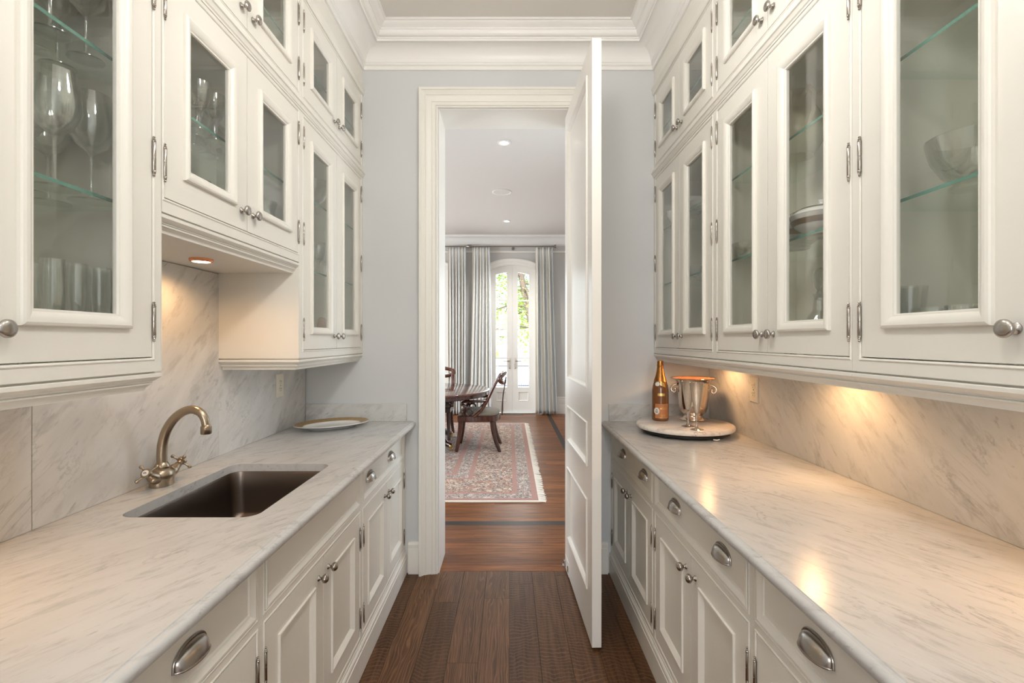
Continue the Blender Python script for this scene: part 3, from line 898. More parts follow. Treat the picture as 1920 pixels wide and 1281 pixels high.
# ------------------------------------------------------------------ hardware shared by all cabinets (axis +X, away from the door)
AX = axis_mat((0, 0, 0), (1, 0, 0))
knob_me = MB().lathe([(0, 0), (0.0105, 0), (0.0105, 0.002), (0.0075, 0.004), (0.0055, 0.008), (0.0055, 0.013), (0.009, 0.016), (0.0150, 0.0185), (0.0165, 0.0215), (0.0160, 0.0245), (0.0125, 0.0275), (0.006, 0.0288), (0, 0.029)], 24, AX).mesh('knob', 'nickel', angle=50)
egg_me = MB().lathe([(0, 0), (0.0095, 0), (0.0095, 0.002), (0.006, 0.005), (0.0048, 0.009), (0.006, 0.012), (0.0105, 0.0145), (0.0143, 0.0185), (0.0150, 0.0225), (0.0135, 0.0275), (0.0095, 0.0315), (0.004, 0.0335), (0, 0.034)], 22, AX).mesh('knob', 'nickel_dark', angle=60)
def hinge_mesh(mat):
    p = [(0, -0.050), (0.0022, -0.0495), (0.0034, -0.0475), (0.0022, -0.0455), (0.0022, -0.0445), (0.0040, -0.0425), (0.0030, -0.0400), (0.0046, -0.0385), (0.0046, -0.0365), (0.0040, -0.0355)]
    prof = p + [(0.0043, -0.035), (0.0043, -0.0012), (0.0036, -0.0008), (0.0036, 0.0008), (0.0043, 0.0012), (0.0043, 0.035)] + [(r, -z) for r, z in reversed(p)]
    return MB().lathe(prof, 10).mesh('hinge', mat, angle=40)
hinge_me = hinge_mesh('hinge')
def cup_mesh():
    a, b, c = 0.047, 0.036, 0.027
    def dome(k):
        def f(u, v):
            th, ph = pi * u, 0.5 * pi * v          # u along the width, v from the lip to the top rear edge
            q = abs(cos(ph)) ** 0.75
            return (c * k * q * sin(th) ** 0.8 if 0 < u < 1 else 0.0, -a * k * cos(th), b * k * sin(ph) * (sin(th) ** 0.55 if 0 < u < 1 else 0.0))
        return f
    mb = MB().grid(dome(1.0), 20, 8).grid(dome(0.93), 20, 8)
    rim = [(0.0015, -a * 1.05 * cos(pi * i / 24), b * 1.07 * max(0.0, sin(pi * i / 24)) ** 0.6) for i in range(25)]
    mb.tube(rim, 0.0028, 6)
    lip = [(c * 0.99 * max(0.0, sin(pi * i / 20)) ** 0.8, -a * cos(pi * i / 20), 0.0) for i in range(21)]
    mb.tube(lip, 0.0022, 6)
    return mb.mesh('cup_pull', 'nickel', angle=60)
cup_me = cup_mesh()

# ------------------------------------------------------------------ cabinets
BEAD = [(-0.0085, -0.004), (-0.0085, -0.0012), (-0.0072, -0.0012), (-0.0066, 0.0012), (-0.004, 0.0026), (-0.0014, 0.0012), (-0.0003, -0.001), (-0.0003, -0.018), (-0.004, -0.018)]
GLAZE = [(0, -0.012), (0, 0.0075), (0.002, 0.0105), (0.007, 0.0125), (0.012, 0.0115), (0.024, 0.0045), (0.027, 0.0012), (0.031, 0.0005), (0.033, -0.003), (0.033, -0.012)]
PANEL = [(0, -0.010), (0, 0.003), (0.002, 0.0058), (0.006, 0.0062), (0.009, 0.0036), (0.013, 0.0005), (0.019, -0.0045), (0.022, -0.0075), (0.022, -0.012)]
DRAWER = [(0, -0.020), (0, 0.002), (0.002, 0.004), (0.007, 0.0042), (0.010, 0.0028), (0.020, -0.0025), (0.0215, -0.0012), (0.0245, -0.0022), (0.027, -0.0062), (0.027, -0.020)]
RAIL = [(-0.010, 0), (-0.010, -0.0045), (0.0, -0.005), (0.001, -0.0065), (0.001, -0.014), (-0.0025, -0.018), (-0.008, -0.0225), (-0.0115, -0.0235), (-0.0115, -0.0265), (-0.0150, -0.027), (-0.0150, -0.0285), (-0.0125, -0.0290), (-0.0125, -0.0325), (-0.0165, -0.034), (-0.0215, -0.039), (-0.0235, -0.043), (-0.024, -0.048), (-0.050, -0.048), (-0.050, 0)]
BAND = [(-0.002, -0.004), (0.003, -0.004), (0.003, 0.002), (0.007, 0.005), (0.009, 0.012), (0.012, 0.0165), (0.0165, 0.019), (0.0165, 0.026), (0.012, 0.030), (0.012, 0.034), (0.006, 0.040), (0.006, 0.046), (-0.002, 0.046)]
BASEM = [(-0.004, 0), (0.010, 0), (0.010, 0.098), (0.006, 0.101), (0.006, 0.105), (0.009, 0.108), (0.010, 0.114), (0.008, 0.121), (0.003, 0.127), (0.002, 0.134), (-0.004, 0.134)]

class Side:
    def __init__(s, sg, up, bs, wall):
        s.sg, s.up, s.bs, s.wall = sg, up, bs, wall
    def T(s, face):
        return lambda n, y, z: (s.sg * (face - n), y, z)
    def rot(s):
        return (0, 0, 0) if s.sg < 0 else (0, 0, pi)
L_ = Side(-1, LU, LB, LW)
R_ = Side(1, RU, RB, RW)

def put_knob(sd, face, door, mesh, y, z):
    inst(mesh, 'knob', door, (sd.sg * face, y, z), sd.rot())

def glass_door(cab, sd, face, y0, y1, z0, z1, hinge_at, zs_hinge, knob_z):
    """inset door: frame, glazing moulding, pane, knob and hinges; hinge_at is the y of the hinge edge"""
    T = sd.T(face)
    g = 0.0016
    a, b, c, d = y0 + g, y1 - g, z0 + 0.0028, z1 - g
    dr = MB(T).rect_sweep([(0, -0.022), (0, -0.0006), (0.0006, 0), (0.080, 0), (0.080, -0.022)], a, b, c, d).build('door', 'cab', cab, angle=25)
    s = 0.071
    MB(T).rect_sweep(GLAZE, a + s, b - s, c + s - 0.003, d - s).build('glazing_moulding', 'cab', dr, angle=22)
    i = s + 0.031
    MB(T).box((-0.0105, a + i, c + i - 0.003), (-0.0065, b - i, d - i)).build('pane', 'pane', dr)
    ky = (y0 + 0.036) if abs(hinge_at - y1) < 1e-6 else (y1 - 0.036)
    put_knob(sd, face, dr, knob_me, ky, knob_z)
    hy = hinge_at + (0.0015 if hinge_at == y1 else -0.0015)
    for z in zs_hinge:
        inst(hinge_me, 'hinge', dr, (sd.sg * (face - 0.0035), hy, z))
    return dr

def box_shell(cab, sd, face, y0, y1, z0, z1, n1=-0.021, bottom=True):
    """open-fronted cabinet box"""
    T = sd.T(face); dep = -(sd.wall - face) + 0.003; t = 0.016
    mb = MB(T)
    mb.box((dep, y0 + 0.001, z0), (n1, y0 + t, z1)).box((dep, y1 - t, z0), (n1, y1 - 0.001, z1))
    mb.box((dep, y0 + t, z0), (dep + 0.01, y1 - t, z1))
    mb.box((dep + 0.01, y0 + t, z0), (n1, y1 - t, z0 + t)).box((dep + 0.01, y0 + t, z1 - t), (n1, y1 - t, z1))
    return mb

def face_frame(cab, sd, face, y0, y1, z0, z1, ops):
    """frame plate with beaded openings (y0, y1, z0, z1)"""
    T = sd.T(face)
    mb = MB(lambda a, b, h: T(h, a, b)).plate([(y0, z0), (y1, z0), (y1, z1), (y0, z1)], [[(o[0], o[2]), (o[1], o[2]), (o[1], o[3]), (o[0], o[3])] for o in ops], -0.020, 0)
    mb.T = T
    for o in ops: mb.rect_sweep(BEAD, *o)
    return mb.build('face_frame', 'cab', cab, angle=25)

def shelf_part(cab, sd, face, y0, y1, z, front=-0.045):
    T = sd.T(face); dep = -(sd.wall - face) + 0.018
    mb = MB(T).box((dep, y0, z - 0.004), (front - 0.0004, y1, z + 0.004), 0).box((front - 0.0004, y0, z - 0.004), (front, y1, z + 0.004), 1)
    return mb.build('glass_shelf', ['shelf', 'shelf_edge'], cab)

DZ0, DZ1 = 1.364, 2.369         # glass door openings, lower tier
UZ0, UZ1 = 2.456, 2.875         # upper tier
SH = (1.735, 2.067)

def wall_cabinet(sd, y0, y1, o0, o1, label, zb=1.330, dz0=DZ0, shelves=SH, rail=None, soffit=False):
    face = sd.up
    cab = empty('wall_cabinet', (sd.sg * (face + 0.15), (y0 + y1) / 2, zb), label, 'cabinet')
    T = sd.T(face)
    box_shell(cab, sd, face, y0, y1, zb + 0.002, 2.383).build('carcass', 'cabin', cab)
    face_frame(cab, sd, face, y0 + 0.0005, y1 - 0.0005, zb, 2.385, [(o0, o1, dz0, DZ1)])
    mid = (o0 + o1) / 2
    zs = [DZ1 - 0.09, dz0 + 0.09] + ([1.865] if DZ1 - dz0 > 0.8 else [])
    glass_door(cab, sd, face, o0, mid, dz0, DZ1, o0, zs, dz0 + 0.064)
    glass_door(cab, sd, face, mid, o1, dz0, DZ1, o1, zs, dz0 + 0.064)
    for z in shelves: shelf_part(cab, sd, face, y0 + 0.017, y1 - 0.017, z)
    # light rail under the front (and round an open end)
    path = rail or [(0.0, y1 - 0.0005), (0.0, y0 + 0.0005)]
    MB(T).sweep(path, [(o, zb + h) for o, h in RAIL]).build('light_rail', 'cab', cab, angle=22)
    # finished sides
    dep = -(sd.wall - face) + 0.003
    if rail and len(rail) == 3:
        ye = rail[1][1]
        MB(T).box((dep, ye - (0.0015 if ye == y0 else 0), zb), (0.0, ye + (0.0015 if ye == y1 else 0), 2.384)).build('side_panel', 'cab', cab)
    if soffit:
        MB(T).box((dep, y0 + 0.002, zb - 0.047), (-0.03, y1 - 0.002, zb - 0.030)).build('soffit_panel', 'cab', cab)
    return cab

def top_cabinet(sd, y0, y1, o0, o1, label):
    face = sd.up
    cab = empty('top_cabinet', (sd.sg * (face + 0.15), (y0 + y1) / 2, 2.385), label, 'cabinet')
    T = sd.T(face)
    box_shell(cab, sd, face, y0, y1, 2.387, 2.93).build('carcass', 'cabin', cab)
    face_frame(cab, sd, face, y0 + 0.0005, y1 - 0.0005, 2.3855, 3.06, [(o0, o1, UZ0, UZ1)])
    mid = (o0 + o1) / 2
    zs = [UZ1 - 0.095, UZ0 + 0.095]
    glass_door(cab, sd, face, o0, mid, UZ0, UZ1, o0, zs, UZ0 + 0.058)
    glass_door(cab, sd, face, mid, o1, UZ0, UZ1, o1, zs, UZ0 + 0.058)
    shelf_part(cab, sd, face, y0 + 0.017, y1 - 0.017, 2.67)
    MB(T).sweep([(0.0, y1 - 0.0003), (0.0, y0 + 0.0003)], [(o, 2.3895 + h) for o, h in BAND]).build('cornice_band', 'cab', cab, angle=22)
    MB(T).sweep([(0.0, y1 - 0.0003), (0.0, y0 + 0.0003)], [(-0.002, 2.885), (0.006, 2.885), (0.010, 2.890), (0.012, 2.898), (0.008, 2.903), (0.010, 2.908), (0.016, 2.918), (0.016, 2.926), (0.010, 2.930), (-0.002, 2.930)]).build('frieze_band', 'cab', cab, angle=22)
    return cab

def base_cabinet(sd, y0, y1, o0, o1, label, pulls, near_end=False):
    face = sd.bs
    cab = empty('base_cabinet', (sd.sg * (face + 0.25), (y0 + y1) / 2, 0), label, 'cabinet')
    T = sd.T(face); dep = -(sd.wall - face) + 0.003; t = 0.016
    mb = MB(T)
    mb.box((dep, y0 + 0.001, 0.0), (-0.021, y0 + t, CT - 0.030)).box((dep, y1 - t, 0.0), (-0.021, y1 - 0.001, CT - 0.030))
    mb.box((dep, y0 + t, 0.10), (-0.021, y1 - t, 0.116)).box((dep, y0 + t, 0.0), (dep + 0.01, y1 - t, CT - 0.030))
    mb.build('carcass', 'cabin', cab)
    wz0, wz1, rz0, rz1 = 0.160, 0.680, 0.712, 0.868
    face_frame(cab, sd, face, y0 + 0.0005, y1 - 0.0005, 0.0, CT - 0.0295, [(o0, o1, wz0, wz1), (o0, o1, rz0, rz1)])
    g = 0.0016
    # drawer front
    a, b, c, d = o0 + g, o1 - g, rz0 + g, rz1 - g
    dw = MB(T).rect_sweep(DRAWER, a, b, c, d).box((-0.019, a + 0.02, c + 0.02), (-0.0055, b - 0.02, d - 0.02)).build('drawer' if pulls else 'false_drawer_front', 'cab', cab, angle=22)
    for f in pulls:
        inst(cup_me, 'cup_pull', dw, (sd.sg * (face + 0.0055), o0 + f * (o1 - o0), 0.778), sd.rot())
    mid = (o0 + o1) / 2
    for (p, q, h) in ((o0, mid, o0), (mid, o1, o1)):
        a, b, c, d = p + g, q - g, wz0 + g, wz1 - g
        dr = MB(T).rect_sweep([(0, -0.022), (0, -0.0006), (0.0006, 0), (0.078, 0), (0.078, -0.022)], a, b, c, d).build('door', 'cab', cab, angle=25)
        s = 0.070
        MB(T).box((-0.019, a + s + 0.006, c + s + 0.006), (-0.0085, b - s - 0.006, d - s - 0.006)).build('door_panel', 'cab', dr)
        MB(T).rect_sweep(PANEL, a + s, b - s, c + s, d - s).build('panel_moulding', 'cab', dr, angle=22)
        put_knob(sd, face, dr, egg_me, (q - 0.042) if h == p else (p + 0.042), wz1 - 0.058)
        for z in (0.571, 0.233):
            inst(hinge_me, 'hinge', dr, (sd.sg * (face - 0.0035), h + (0.0015 if h == q else -0.0015), z))
    path = [(0.0, y1 - 0.0005), (0.0, y0 + 0.0005)]
    MB(T).sweep(path, BASEM).build('plinth', 'cab', cab, angle=22)
    return cab

A1, A2 = 2.040, 1.2326      # unit boundaries
# left side
wall_cabinet(L_, A1, D, 2.082, 2.890, 'tall cream glass-door wall cabinet on the left, hung beside the grey far wall', rail=[(0.0, D - 0.0005), (0.0, A1), (-(LW - LU) + 0.004, A1)])
wall_cabinet(L_, A2, A1, 1.2428, 2.0305, 'short cream glass-door wall cabinet hung high above the sink', zb=1.737, dz0=1.773, shelves=(2.06,), soffit=True)
wall_cabinet(L_, YN, A2, 0.394, 1.2016, 'large cream glass-door wall cabinet nearest on the left, full of wine glasses', rail=[(-(LW - LU) + 0.004, A2), (0.0, A2), (0.0, YN)])
top_cabinet(L_, A1, D, 2.082, 2.890, 'small cream top cabinet on the left, against the far wall under the crown')
top_cabinet(L_, A2, A1, 1.2428, 2.0305, 'small cream top cabinet on the left, over the cabinet above the sink')
top_cabinet(L_, YN, A2, 0.394, 1.2016, 'small cream top cabinet on the left, nearest the viewer and mostly out of view')
base_cabinet(L_, A1, D, 2.078, 2.880, 'cream base cabinet on the left below the plate, at the far wall', (0.145, 0.618))
base_cabinet(L_, A2, A1, 1.2428, 2.0305, 'cream base cabinet under the sink, with a plain drawer front', ())
base_cabinet(L_, YN, A2, 0.394, 1.2016, 'cream base cabinet nearest on the left, with cup pulls on its drawer', (0.24, 0.70))
# right side
wall_cabinet(R_, A1, D, 2.082, 2.890, 'cream glass-door wall cabinet on the right above the champagne bottle, at the far wall')
wall_cabinet(R_, A2, A1, 1.2428, 2.0305, 'cream glass-door wall cabinet on the right in the middle, holding a pitcher and a decanter')
wall_cabinet(R_, YN, A2, 0.394, 1.2016, 'cream glass-door wall cabinet nearest on the right, with tumblers and a cut bowl')
top_cabinet(R_, A1, D, 2.082, 2.890, 'small cream top cabinet on the right, against the far wall under the crown')
top_cabinet(R_, A2, A1, 1.2428, 2.0305, 'small cream top cabinet on the right, over the cabinet with the decanter')
top_cabinet(R_, YN, A2, 0.394, 1.2016, 'small cream top cabinet on the right, nearest the viewer and mostly out of view')
base_cabinet(R_, A1, D, 2.078, 2.880, 'cream base cabinet on the right below the marble turntable', (0.165, 0.675))
base_cabinet(R_, A2, A1, 1.2428, 2.0305, 'cream base cabinet in the middle of the right side', (0.20, 0.70))
base_cabinet(R_, YN, A2, 0.394, 1.2016, 'cream base cabinet nearest on the right, with a large cup pull', (0.24, 0.715))

# ------------------------------------------------------------------ marble worktops, splashbacks, sink
EDGE = [(-0.030, CT), (0.0, CT), (0.0015, CT - 0.0022), (0.0045, CT - 0.0030)] + [(0.0055 + 0.0115 * sin(t * pi / 10), CT - 0.0038 - 0.0115 * (1 - cos(t * pi / 10))) for t in range(0, 6)]
EDGE += [(0.017 - 0.006 * (1 - cos(t * pi / 6)), CT - 0.0153 - 0.0137 * sin(t * pi / 6)) for t in range(1, 4)] + [(-0.030, CT - 0.029)]
def worktop(sd, cedge, hole, label):
    xi = cedge - 0.018
    o = [(sd.wall - 0.001, YN), (sd.wall - 0.001, D - 0.001), (xi + 0.030, D - 0.001), (xi + 0.030, YN)]
    mb = MB(lambda a, b, h: (sd.sg * a, b, h)).plate(o, [hole] if hole else [], CT - 0.029, CT)
    mb.T = lambda n, y, h: (sd.sg * (xi - n), y, h)
    mb.sweep([(0.0, D - 0.001), (0.0, YN)], EDGE)
    t = mb.build('worktop', 'marble_left' if sd.sg < 0 else 'marble', origin=(sd.sg * 0.9, 1.6, CT - 0.029), angle=28)
    return tag(t, label, 'worktop')
SX0, SX1, SY0, SY1 = 0.703, 1.088, 1.334, 1.912
hole = rrect(SX0, SY0, SX1, SY1, 0.042, 8)
worktop(L_, LC, hole, 'long left white marble worktop with the sink cut into it')
worktop(R_, RC, None, 'long right white marble worktop under the turntable, lit by warm lamps')

def slab(mb, name, label, mat, origin):
    return tag(mb.build(name, mat, origin=origin, bevel=0.0008), label, 'splashback')
x = -LW + 0.002
slab(MB().box((x, A2 + 0.010, CT + 0.0005), (x + 0.012, A1 - 0.001, 1.6875)), 'splashback', 'tall white marble slab behind the faucet, up to the puck lamp', 'splash', (x, 1.6, CT))
slab(MB().box((x, A1, CT + 0.0005), (x + 0.012, D - 0.021, 1.31)), 'splashback', 'white marble slab with an outlet, left of the plate', 'splash', (x, 2.5, CT))
slab(MB().box((x, YN, CT + 0.0005), (x + 0.012, A2 + 0.008, 1.31)), 'splashback', 'white marble slab nearest on the left, beyond a vertical joint', 'splash', (x, 0.8, CT))
slab(MB().box((RW - 0.014, YN, CT + 0.0005), (RW - 0.002, D - 0.021, 1.31)), 'splashback', 'long marble slab along the right wall, glowing under warm lamps', 'splash', (RW, 1.6, CT))
slab(MB().box((-LW + 0.0145, D - 0.020, CT + 0.0005), (-0.618, D, 1.023)), 'marble_upstand', 'low marble upstand behind the plate on the far wall', 'endsplash', (-0.93, D, CT))
slab(MB().box((0.600, D - 0.020, CT + 0.0005), (RW - 0.0145, D, 1.023)), 'marble_upstand', 'low marble upstand behind the bottle on the far wall', 'endsplash', (0.91, D, CT))

sink = empty('sink', (-0.895, 1.62, 0.70), 'undermount stainless steel sink set in the left marble worktop', 'sink')
def ring(ins, z, r):
    return [(-a, b, z) for a, b in rrect(SX0 + ins, SY0 + ins, SX1 - ins, SY1 - ins, r, 6)]
rings = [ring(-0.02, CT - 0.030, 0.055), ring(-0.002, CT - 0.0302, 0.044), ring(0.001, CT - 0.040, 0.041), ring(0.004, CT - 0.10, 0.04), ring(0.009, 0.735, 0.04), ring(0.014, 0.716, 0.036), ring(0.026, 0.706, 0.03), ring(0.045, 0.702, 0.02), ring(0.15, 0.699, 0.02)]
rings = rings + [[(p[0], p[1], p[2] - 0.0015) for p in r] for r in reversed(rings)]
MB().loft(rings, cap0=False, cap1=False).build('bowl', 'sink', sink, angle=45)
MB().lathe([(0, 0.003), (0.02, 0.003), (0.042, 0.005), (0.045, 0.003), (0.045, 0)], 24, Matrix.Translation((-0.895, 1.62, 0.699))).build('drain', 'nickel_dark', sink)
MB().lathe([(0, 0.0012), (0.0085, 0.0012), (0.0085, 0), (0, 0)], 20, axis_mat((-SX1 + 0.0052, 1.505, 0.838), (1, 0, -0.04))).build('stamped_mark', 'metalmark', sink)

# ------------------------------------------------------------------ faucet
fx, fy = -1.172, 1.632
fau = empty('faucet', (fx, fy, CT), 'aged bronze bridge faucet with arched spout and cross handles behind the sink', 'faucet')
mb = MB().lathe([(0, 0), (0.030, 0), (0.031, 0.004), (0.0295, 0.012), (0.031, 0.022), (0.033, 0.034), (0.031, 0.046), (0.025, 0.055), (0.019, 0.060), (0, 0.062)], 28, Matrix.Translation((fx, fy, CT)), sx=1.05, sy=1.32)
for s in (-1, 1):
    d = Vector((0.12, s * 0.80, 0.46)).normalized()
    mb.lathe([(0, 0), (0.019, 0.004), (0.0205, 0.012), (0.018, 0.034), (0.0185, 0.042), (0.0165, 0.044), (0.0165, 0.050), (0.0125, 0.056), (0.0105, 0.068), (0.0085, 0.070), (0, 0.070)], 20, axis_mat((fx, fy + s * 0.012, CT + 0.020), d))
mb.build('body', 'faucet', fau, angle=50)
mb = MB().lathe([(0, 0), (0.021, 0), (0.023, 0.004), (0.023, 0.009), (0.019, 0.018), (0.0145, 0.024), (0, 0.024)], 22, Matrix.Translation((fx, fy, CT + 0.056)))
mb.build('collar', 'faucet', fau, angle=50)
sp = []
top = CT + 0.262
ctrl = [(0, 0.070), (0.000, 0.110), (0.004, 0.148), (0.016, 0.186), (0.038, 0.220), (0.066, 0.244), (0.095, 0.2545), (0.118, 0.251), (0.135, 0.239), (0.145, 0.220), (0.149, 0.198)]
def cr(P, n):
    out = []
    for i in range(len(P) - 1):
        p0, p1, p2, p3 = P[max(i - 1, 0)], P[i], P[i + 1], P[min(i + 2, len(P) - 1)]
        for k in range(n):
            t = k / n
            out.append(tuple(0.5 * (2 * b + (c - a) * t + (2 * a - 5 * b + 4 * c - d) * t * t + (3 * b - a - 3 * c + d) * t ** 3) for a, b, c, d in zip(p0, p1, p2, p3)))
    return out + [P[-1]]
path = [(fx + a, fy, CT + b) for a, b in cr(ctrl, 4)]
mb = MB().tube(path, [0.0162 - 0.0034 * i / (len(path) - 1) for i in range(len(path))], 16)
e = path[-1]
mb.lathe([(0, 0.006), (0.0125, 0.006), (0.0150, 0.001), (0.0168, 0), (0.0168, -0.024), (0.014, -0.026), (0.012, -0.022), (0, -0.022)], 18, Matrix.Translation(e))
mb.build('spout', 'faucet', fau, angle=60)
for s in (-1, 1):
    d = Vector((0.12, s * 0.80, 0.46)).normalized()
    base_pt = Vector((fx, fy + s * 0.012, CT + 0.020)) + d * 0.068
    mt = axis_mat(base_pt, d)
    mb = MB().lathe([(0, 0), (0.010, 0), (0.0105, 0.010), (0.0150, 0.012), (0.0155, 0.020), (0.013, 0.023), (0, 0.023)], 20, mt)
    for k in range(4):
        w = radians(45 + 90 * k)
        u = Vector((cos(w), sin(w), 0))
        P = [mt @ (u * r + Vector((0, 0, 0.012))) for r in (0.009, 0.016, 0.024, 0.030)]
        mb.tube(P, [0.0055, 0.0035, 0.0035, 0.0045], 8)
        mb.lathe([(0, -0.0066), (0.0047, -0.0047), (0.0066, 0), (0.0047, 0.0047), (0, 0.0066)], 10, Matrix.Translation(mt @ (u * 0.033 + Vector((0, 0, 0.012)))))
    h = mb.build('cross_handle', 'faucet', fau, angle=50)
    MB().lathe([(0, 0.0255), (0.009, 0.0245), (0.0105, 0.022), (0, 0.022)], 18, mt).build('porcelain_disc', 'white_china', h)
    q = mt.to_3x3()
    sc = [mt @ Vector((0.0045 * cos(t) , 0.0035 * sin(t * 1.0) + 0.001 * t - 0.003, 0.0256)) for t in [0.6 + 0.35 * i for i in range(15)]]
    MB().tube(sc, 0.0007, 5).build('script_mark', 'ink', h)

# ------------------------------------------------------------------ outlets
def outlet(sd, wall, y, z, label):
    T = sd.T(wall - 0.0145)
    o = empty('outlet', (sd.sg * (wall - 0.0145), y, z), label, 'outlet')
    MB(T).rect_sweep([(0, 0), (0, 0.0025), (0.004, 0.0055), (0.012, 0.006), (0.039, 0.006), (0.0395, 0.0)], y - 0.0397, y + 0.0397, z - 0.062, z + 0.062).build('wall_plate', 'plastic', o, angle=30)
    for s in (-1, 1):
        zc = z + s * 0.0195
        r = MB(lambda a, b, h: T(h, a, b)).plate([(y + p, zc + q) for p, q in rrect(-0.017, -0.0145, 0.017, 0.0145, 0.010, 5)], [], 0.0, 0.0078).build('receptacle', 'plastic', o)
        mb = MB(T).box((0.0078, y - 0.0085, zc - 0.001), (0.0081, y - 0.0055, zc + 0.0085)).box((0.0078, y + 0.0055, zc - 0.001), (0.0081, y + 0.0085, zc + 0.0065)).lathe([(0, 0.0003), (0.0028, 0.0003), (0.0028, 0)], 10, axis_mat((0.0079, y, zc - 0.0075), (1, 0, 0)))
        mb.build('slots', 'slot', r)
    MB(T).lathe([(0, 0.0015), (0.003, 0.001), (0.0034, 0)], 10, axis_mat((0.006, y, z), (1, 0, 0))).build('screw', 'nickel', o)
outlet(L_, LW, 2.577, 1.167, 'ivory wall outlet on the left marble, under the tall cabinet')
outlet(R_, RW, 2.37, 1.165, 'ivory wall outlet on the right marble, behind the ice bucket')

# ------------------------------------------------------------------ puck lamps under the cabinets
def puck(x, y, z, label, watts):
    o = empty('puck_light', (x, y, z), label, 'lamp', 'round puck lamps under the cabinets')
    tr = Matrix.Translation((x, y, z))
    MB().lathe([(0, 0), (0.037, 0), (0.037, -0.006), (0.034, -0.0095), (0.029, -0.0105), (0.0285, -0.007), (0, -0.007)], 28, tr).build('ring', 'copper', o)
    MB().lathe([(0, -0.0072), (0.0283, -0.0072), (0.026, -0.0108), (0.012, -0.0125), (0, -0.013)], 28, tr).build('lens', 'bulb', o)
    l = lamp('puck_lamp', 'SPOT', (0, 0, -0.016), watts, WARM, spot_size=radians(168), spot_blend=0.6, shadow_soft_size=0.025)
    l.parent = o
puck(-1.07, 1.68, 1.69, 'lit round puck lamp in the soffit above the sink', 6.0)
puck(-1.06, 0.80, 1.3325, 'round puck lamp under the nearest left cabinet, out of view', 6.0)
puck(1.06, 2.58, 1.3325, 'round puck lamp hidden under the right cabinet above the ice bucket', 7.0)
puck(1.055, 1.68, 1.3325, 'round puck lamp hidden under the middle right cabinet', 7.0)
puck(1.055, 0.82, 1.3325, 'round puck lamp hidden under the nearest right cabinet', 7.5)

# ------------------------------------------------------------------ things on the worktops
# oval plate with a gilt rim
pc = (-0.988, 2.700, CT)
def oval(r, zz, ax=1.0):
    return (r, zz)
pl = empty('oval_plate', pc, 'white oval plate with a gilt patterned rim on the left worktop', 'plate')
rotp = Matrix.Translation(pc) @ Matrix.Rotation(radians(40), 4, 'Z')
A_, B_ = 0.205, 0.150
def oring(k, z, n=48):
    return [tuple(rotp @ Vector((A_ * k * cos(2 * pi * i / n) if k >= 0 else 0, (B_ - A_ * (1 - k)) * sin(2 * pi * i / n), z))) for i in range(n)]
body = [oring(0.62, 0.0), oring(0.64, 0.003), oring(0.70, 0.010), oring(0.80, 0.017), oring(0.995, 0.028), oring(1.0, 0.030), oring(0.995, 0.0315)]
inner = [oring(0.76, 0.0205), oring(0.74, 0.0175), oring(0.70, 0.013), oring(0.64, 0.010), oring(0.45, 0.009)]
MB().loft(body + inner).build('dish', 'white_china', pl, angle=40)
MB().loft([oring(0.765, 0.0195), oring(0.765, 0.0212), oring(0.985, 0.0316), oring(0.985, 0.0300)], cap0=False, cap1=False).build('gilt_rim', 'gilt', pl, angle=40)

# marble turntable
tc_ = (0.925, 2.555, CT)
tt = empty('turntable', tc_, 'round pinkish marble turntable on a black base on the right worktop', 'turntable')
tm = Matrix.Translation(tc_)
MB().lathe([(0, 0.026), (0.235, 0.026), (0.244, 0.029), (0.2475, 0.036), (0.2475, 0.042), (0.244, 0.049), (0.236, 0.0525), (0, 0.0525)], 72, tm).build('marble_disc', 'turntable', tt, angle=40)
MB().lathe([(0, 0.004), (0.205, 0.004), (0.222, 0.012), (0.224, 0.0255), (0, 0.0255)], 64, tm).build('turning_base', 'black', tt, angle=40)
for k in range(4):
    a = radians(25 + 90 * k)
    MB().lathe([(0, 0), (0.012, 0), (0.013, 0.002), (0.012, 0.0045), (0, 0.0045)], 14, Matrix.Translation((tc_[0] + 0.17 * cos(a), tc_[1] + 0.17 * sin(a), CT))).build('foot', 'black', tt)
MB().tube([(0.985, 2.335, CT + 0.008), (1.00, 2.327, CT + 0.007), (1.013, 2.333, CT + 0.009)], 0.0032, 8).build('catch', 'label_white', tt)
TZ = CT + 0.0525

# champagne bottle
bx, by = 0.8235, 2.640
bo = empty('champagne_bottle', (bx, by, TZ), 'amber rose champagne bottle with gold foil neck on the turntable', 'bottle')
bm_ = Matrix.Translation((bx, by, TZ))
MB().lathe([(0, 0.010), (0.030, 0.004), (0.040, 0), (0.0435, 0.003), (0.0445, 0.010), (0.0445, 0.150), (0.0440, 0.165), (0.0405, 0.188), (0.0335, 0.213), (0.0260, 0.238), (0.0205, 0.262), (0.0170, 0.285), (0.0158, 0.296), (0, 0.296)], 40, bm_).build('glass_body', 'bottle', bo, angle=50)
MB().lathe([(0.0345, 0.2112), (0.0350, 0.2118), (0.0268, 0.238), (0.0213, 0.262), (0.0178, 0.285), (0.0166, 0.294), (0.0178, 0.297), (0.0180, 0.303), (0.0166, 0.306), (0.0168, 0.318), (0.0150, 0.3235), (0.009, 0.3255), (0, 0.326)], 32, bm_).build('foil', 'foil', bo, angle=50)
face_a = atan2(-by, -bx)           # towards the aisle
def wrap(r, a0, a1, z0, z1, n=14, t=0.0006):
    mb = MB()
    return mb.grid(lambda u, v: (bx + (r) * cos(face_a + a0 + (a1 - a0) * u), by + r * sin(face_a + a0 + (a1 - a0) * u), TZ + z0 + (z1 - z0) * v), n, 2)
BOTTLE = [(0.0445, 0.010), (0.0445, 0.150), (0.0440, 0.165), (0.0405, 0.188), (0.0345, 0.2112), (0.0350, 0.2118), (0.0268, 0.238), (0.0213, 0.262)]
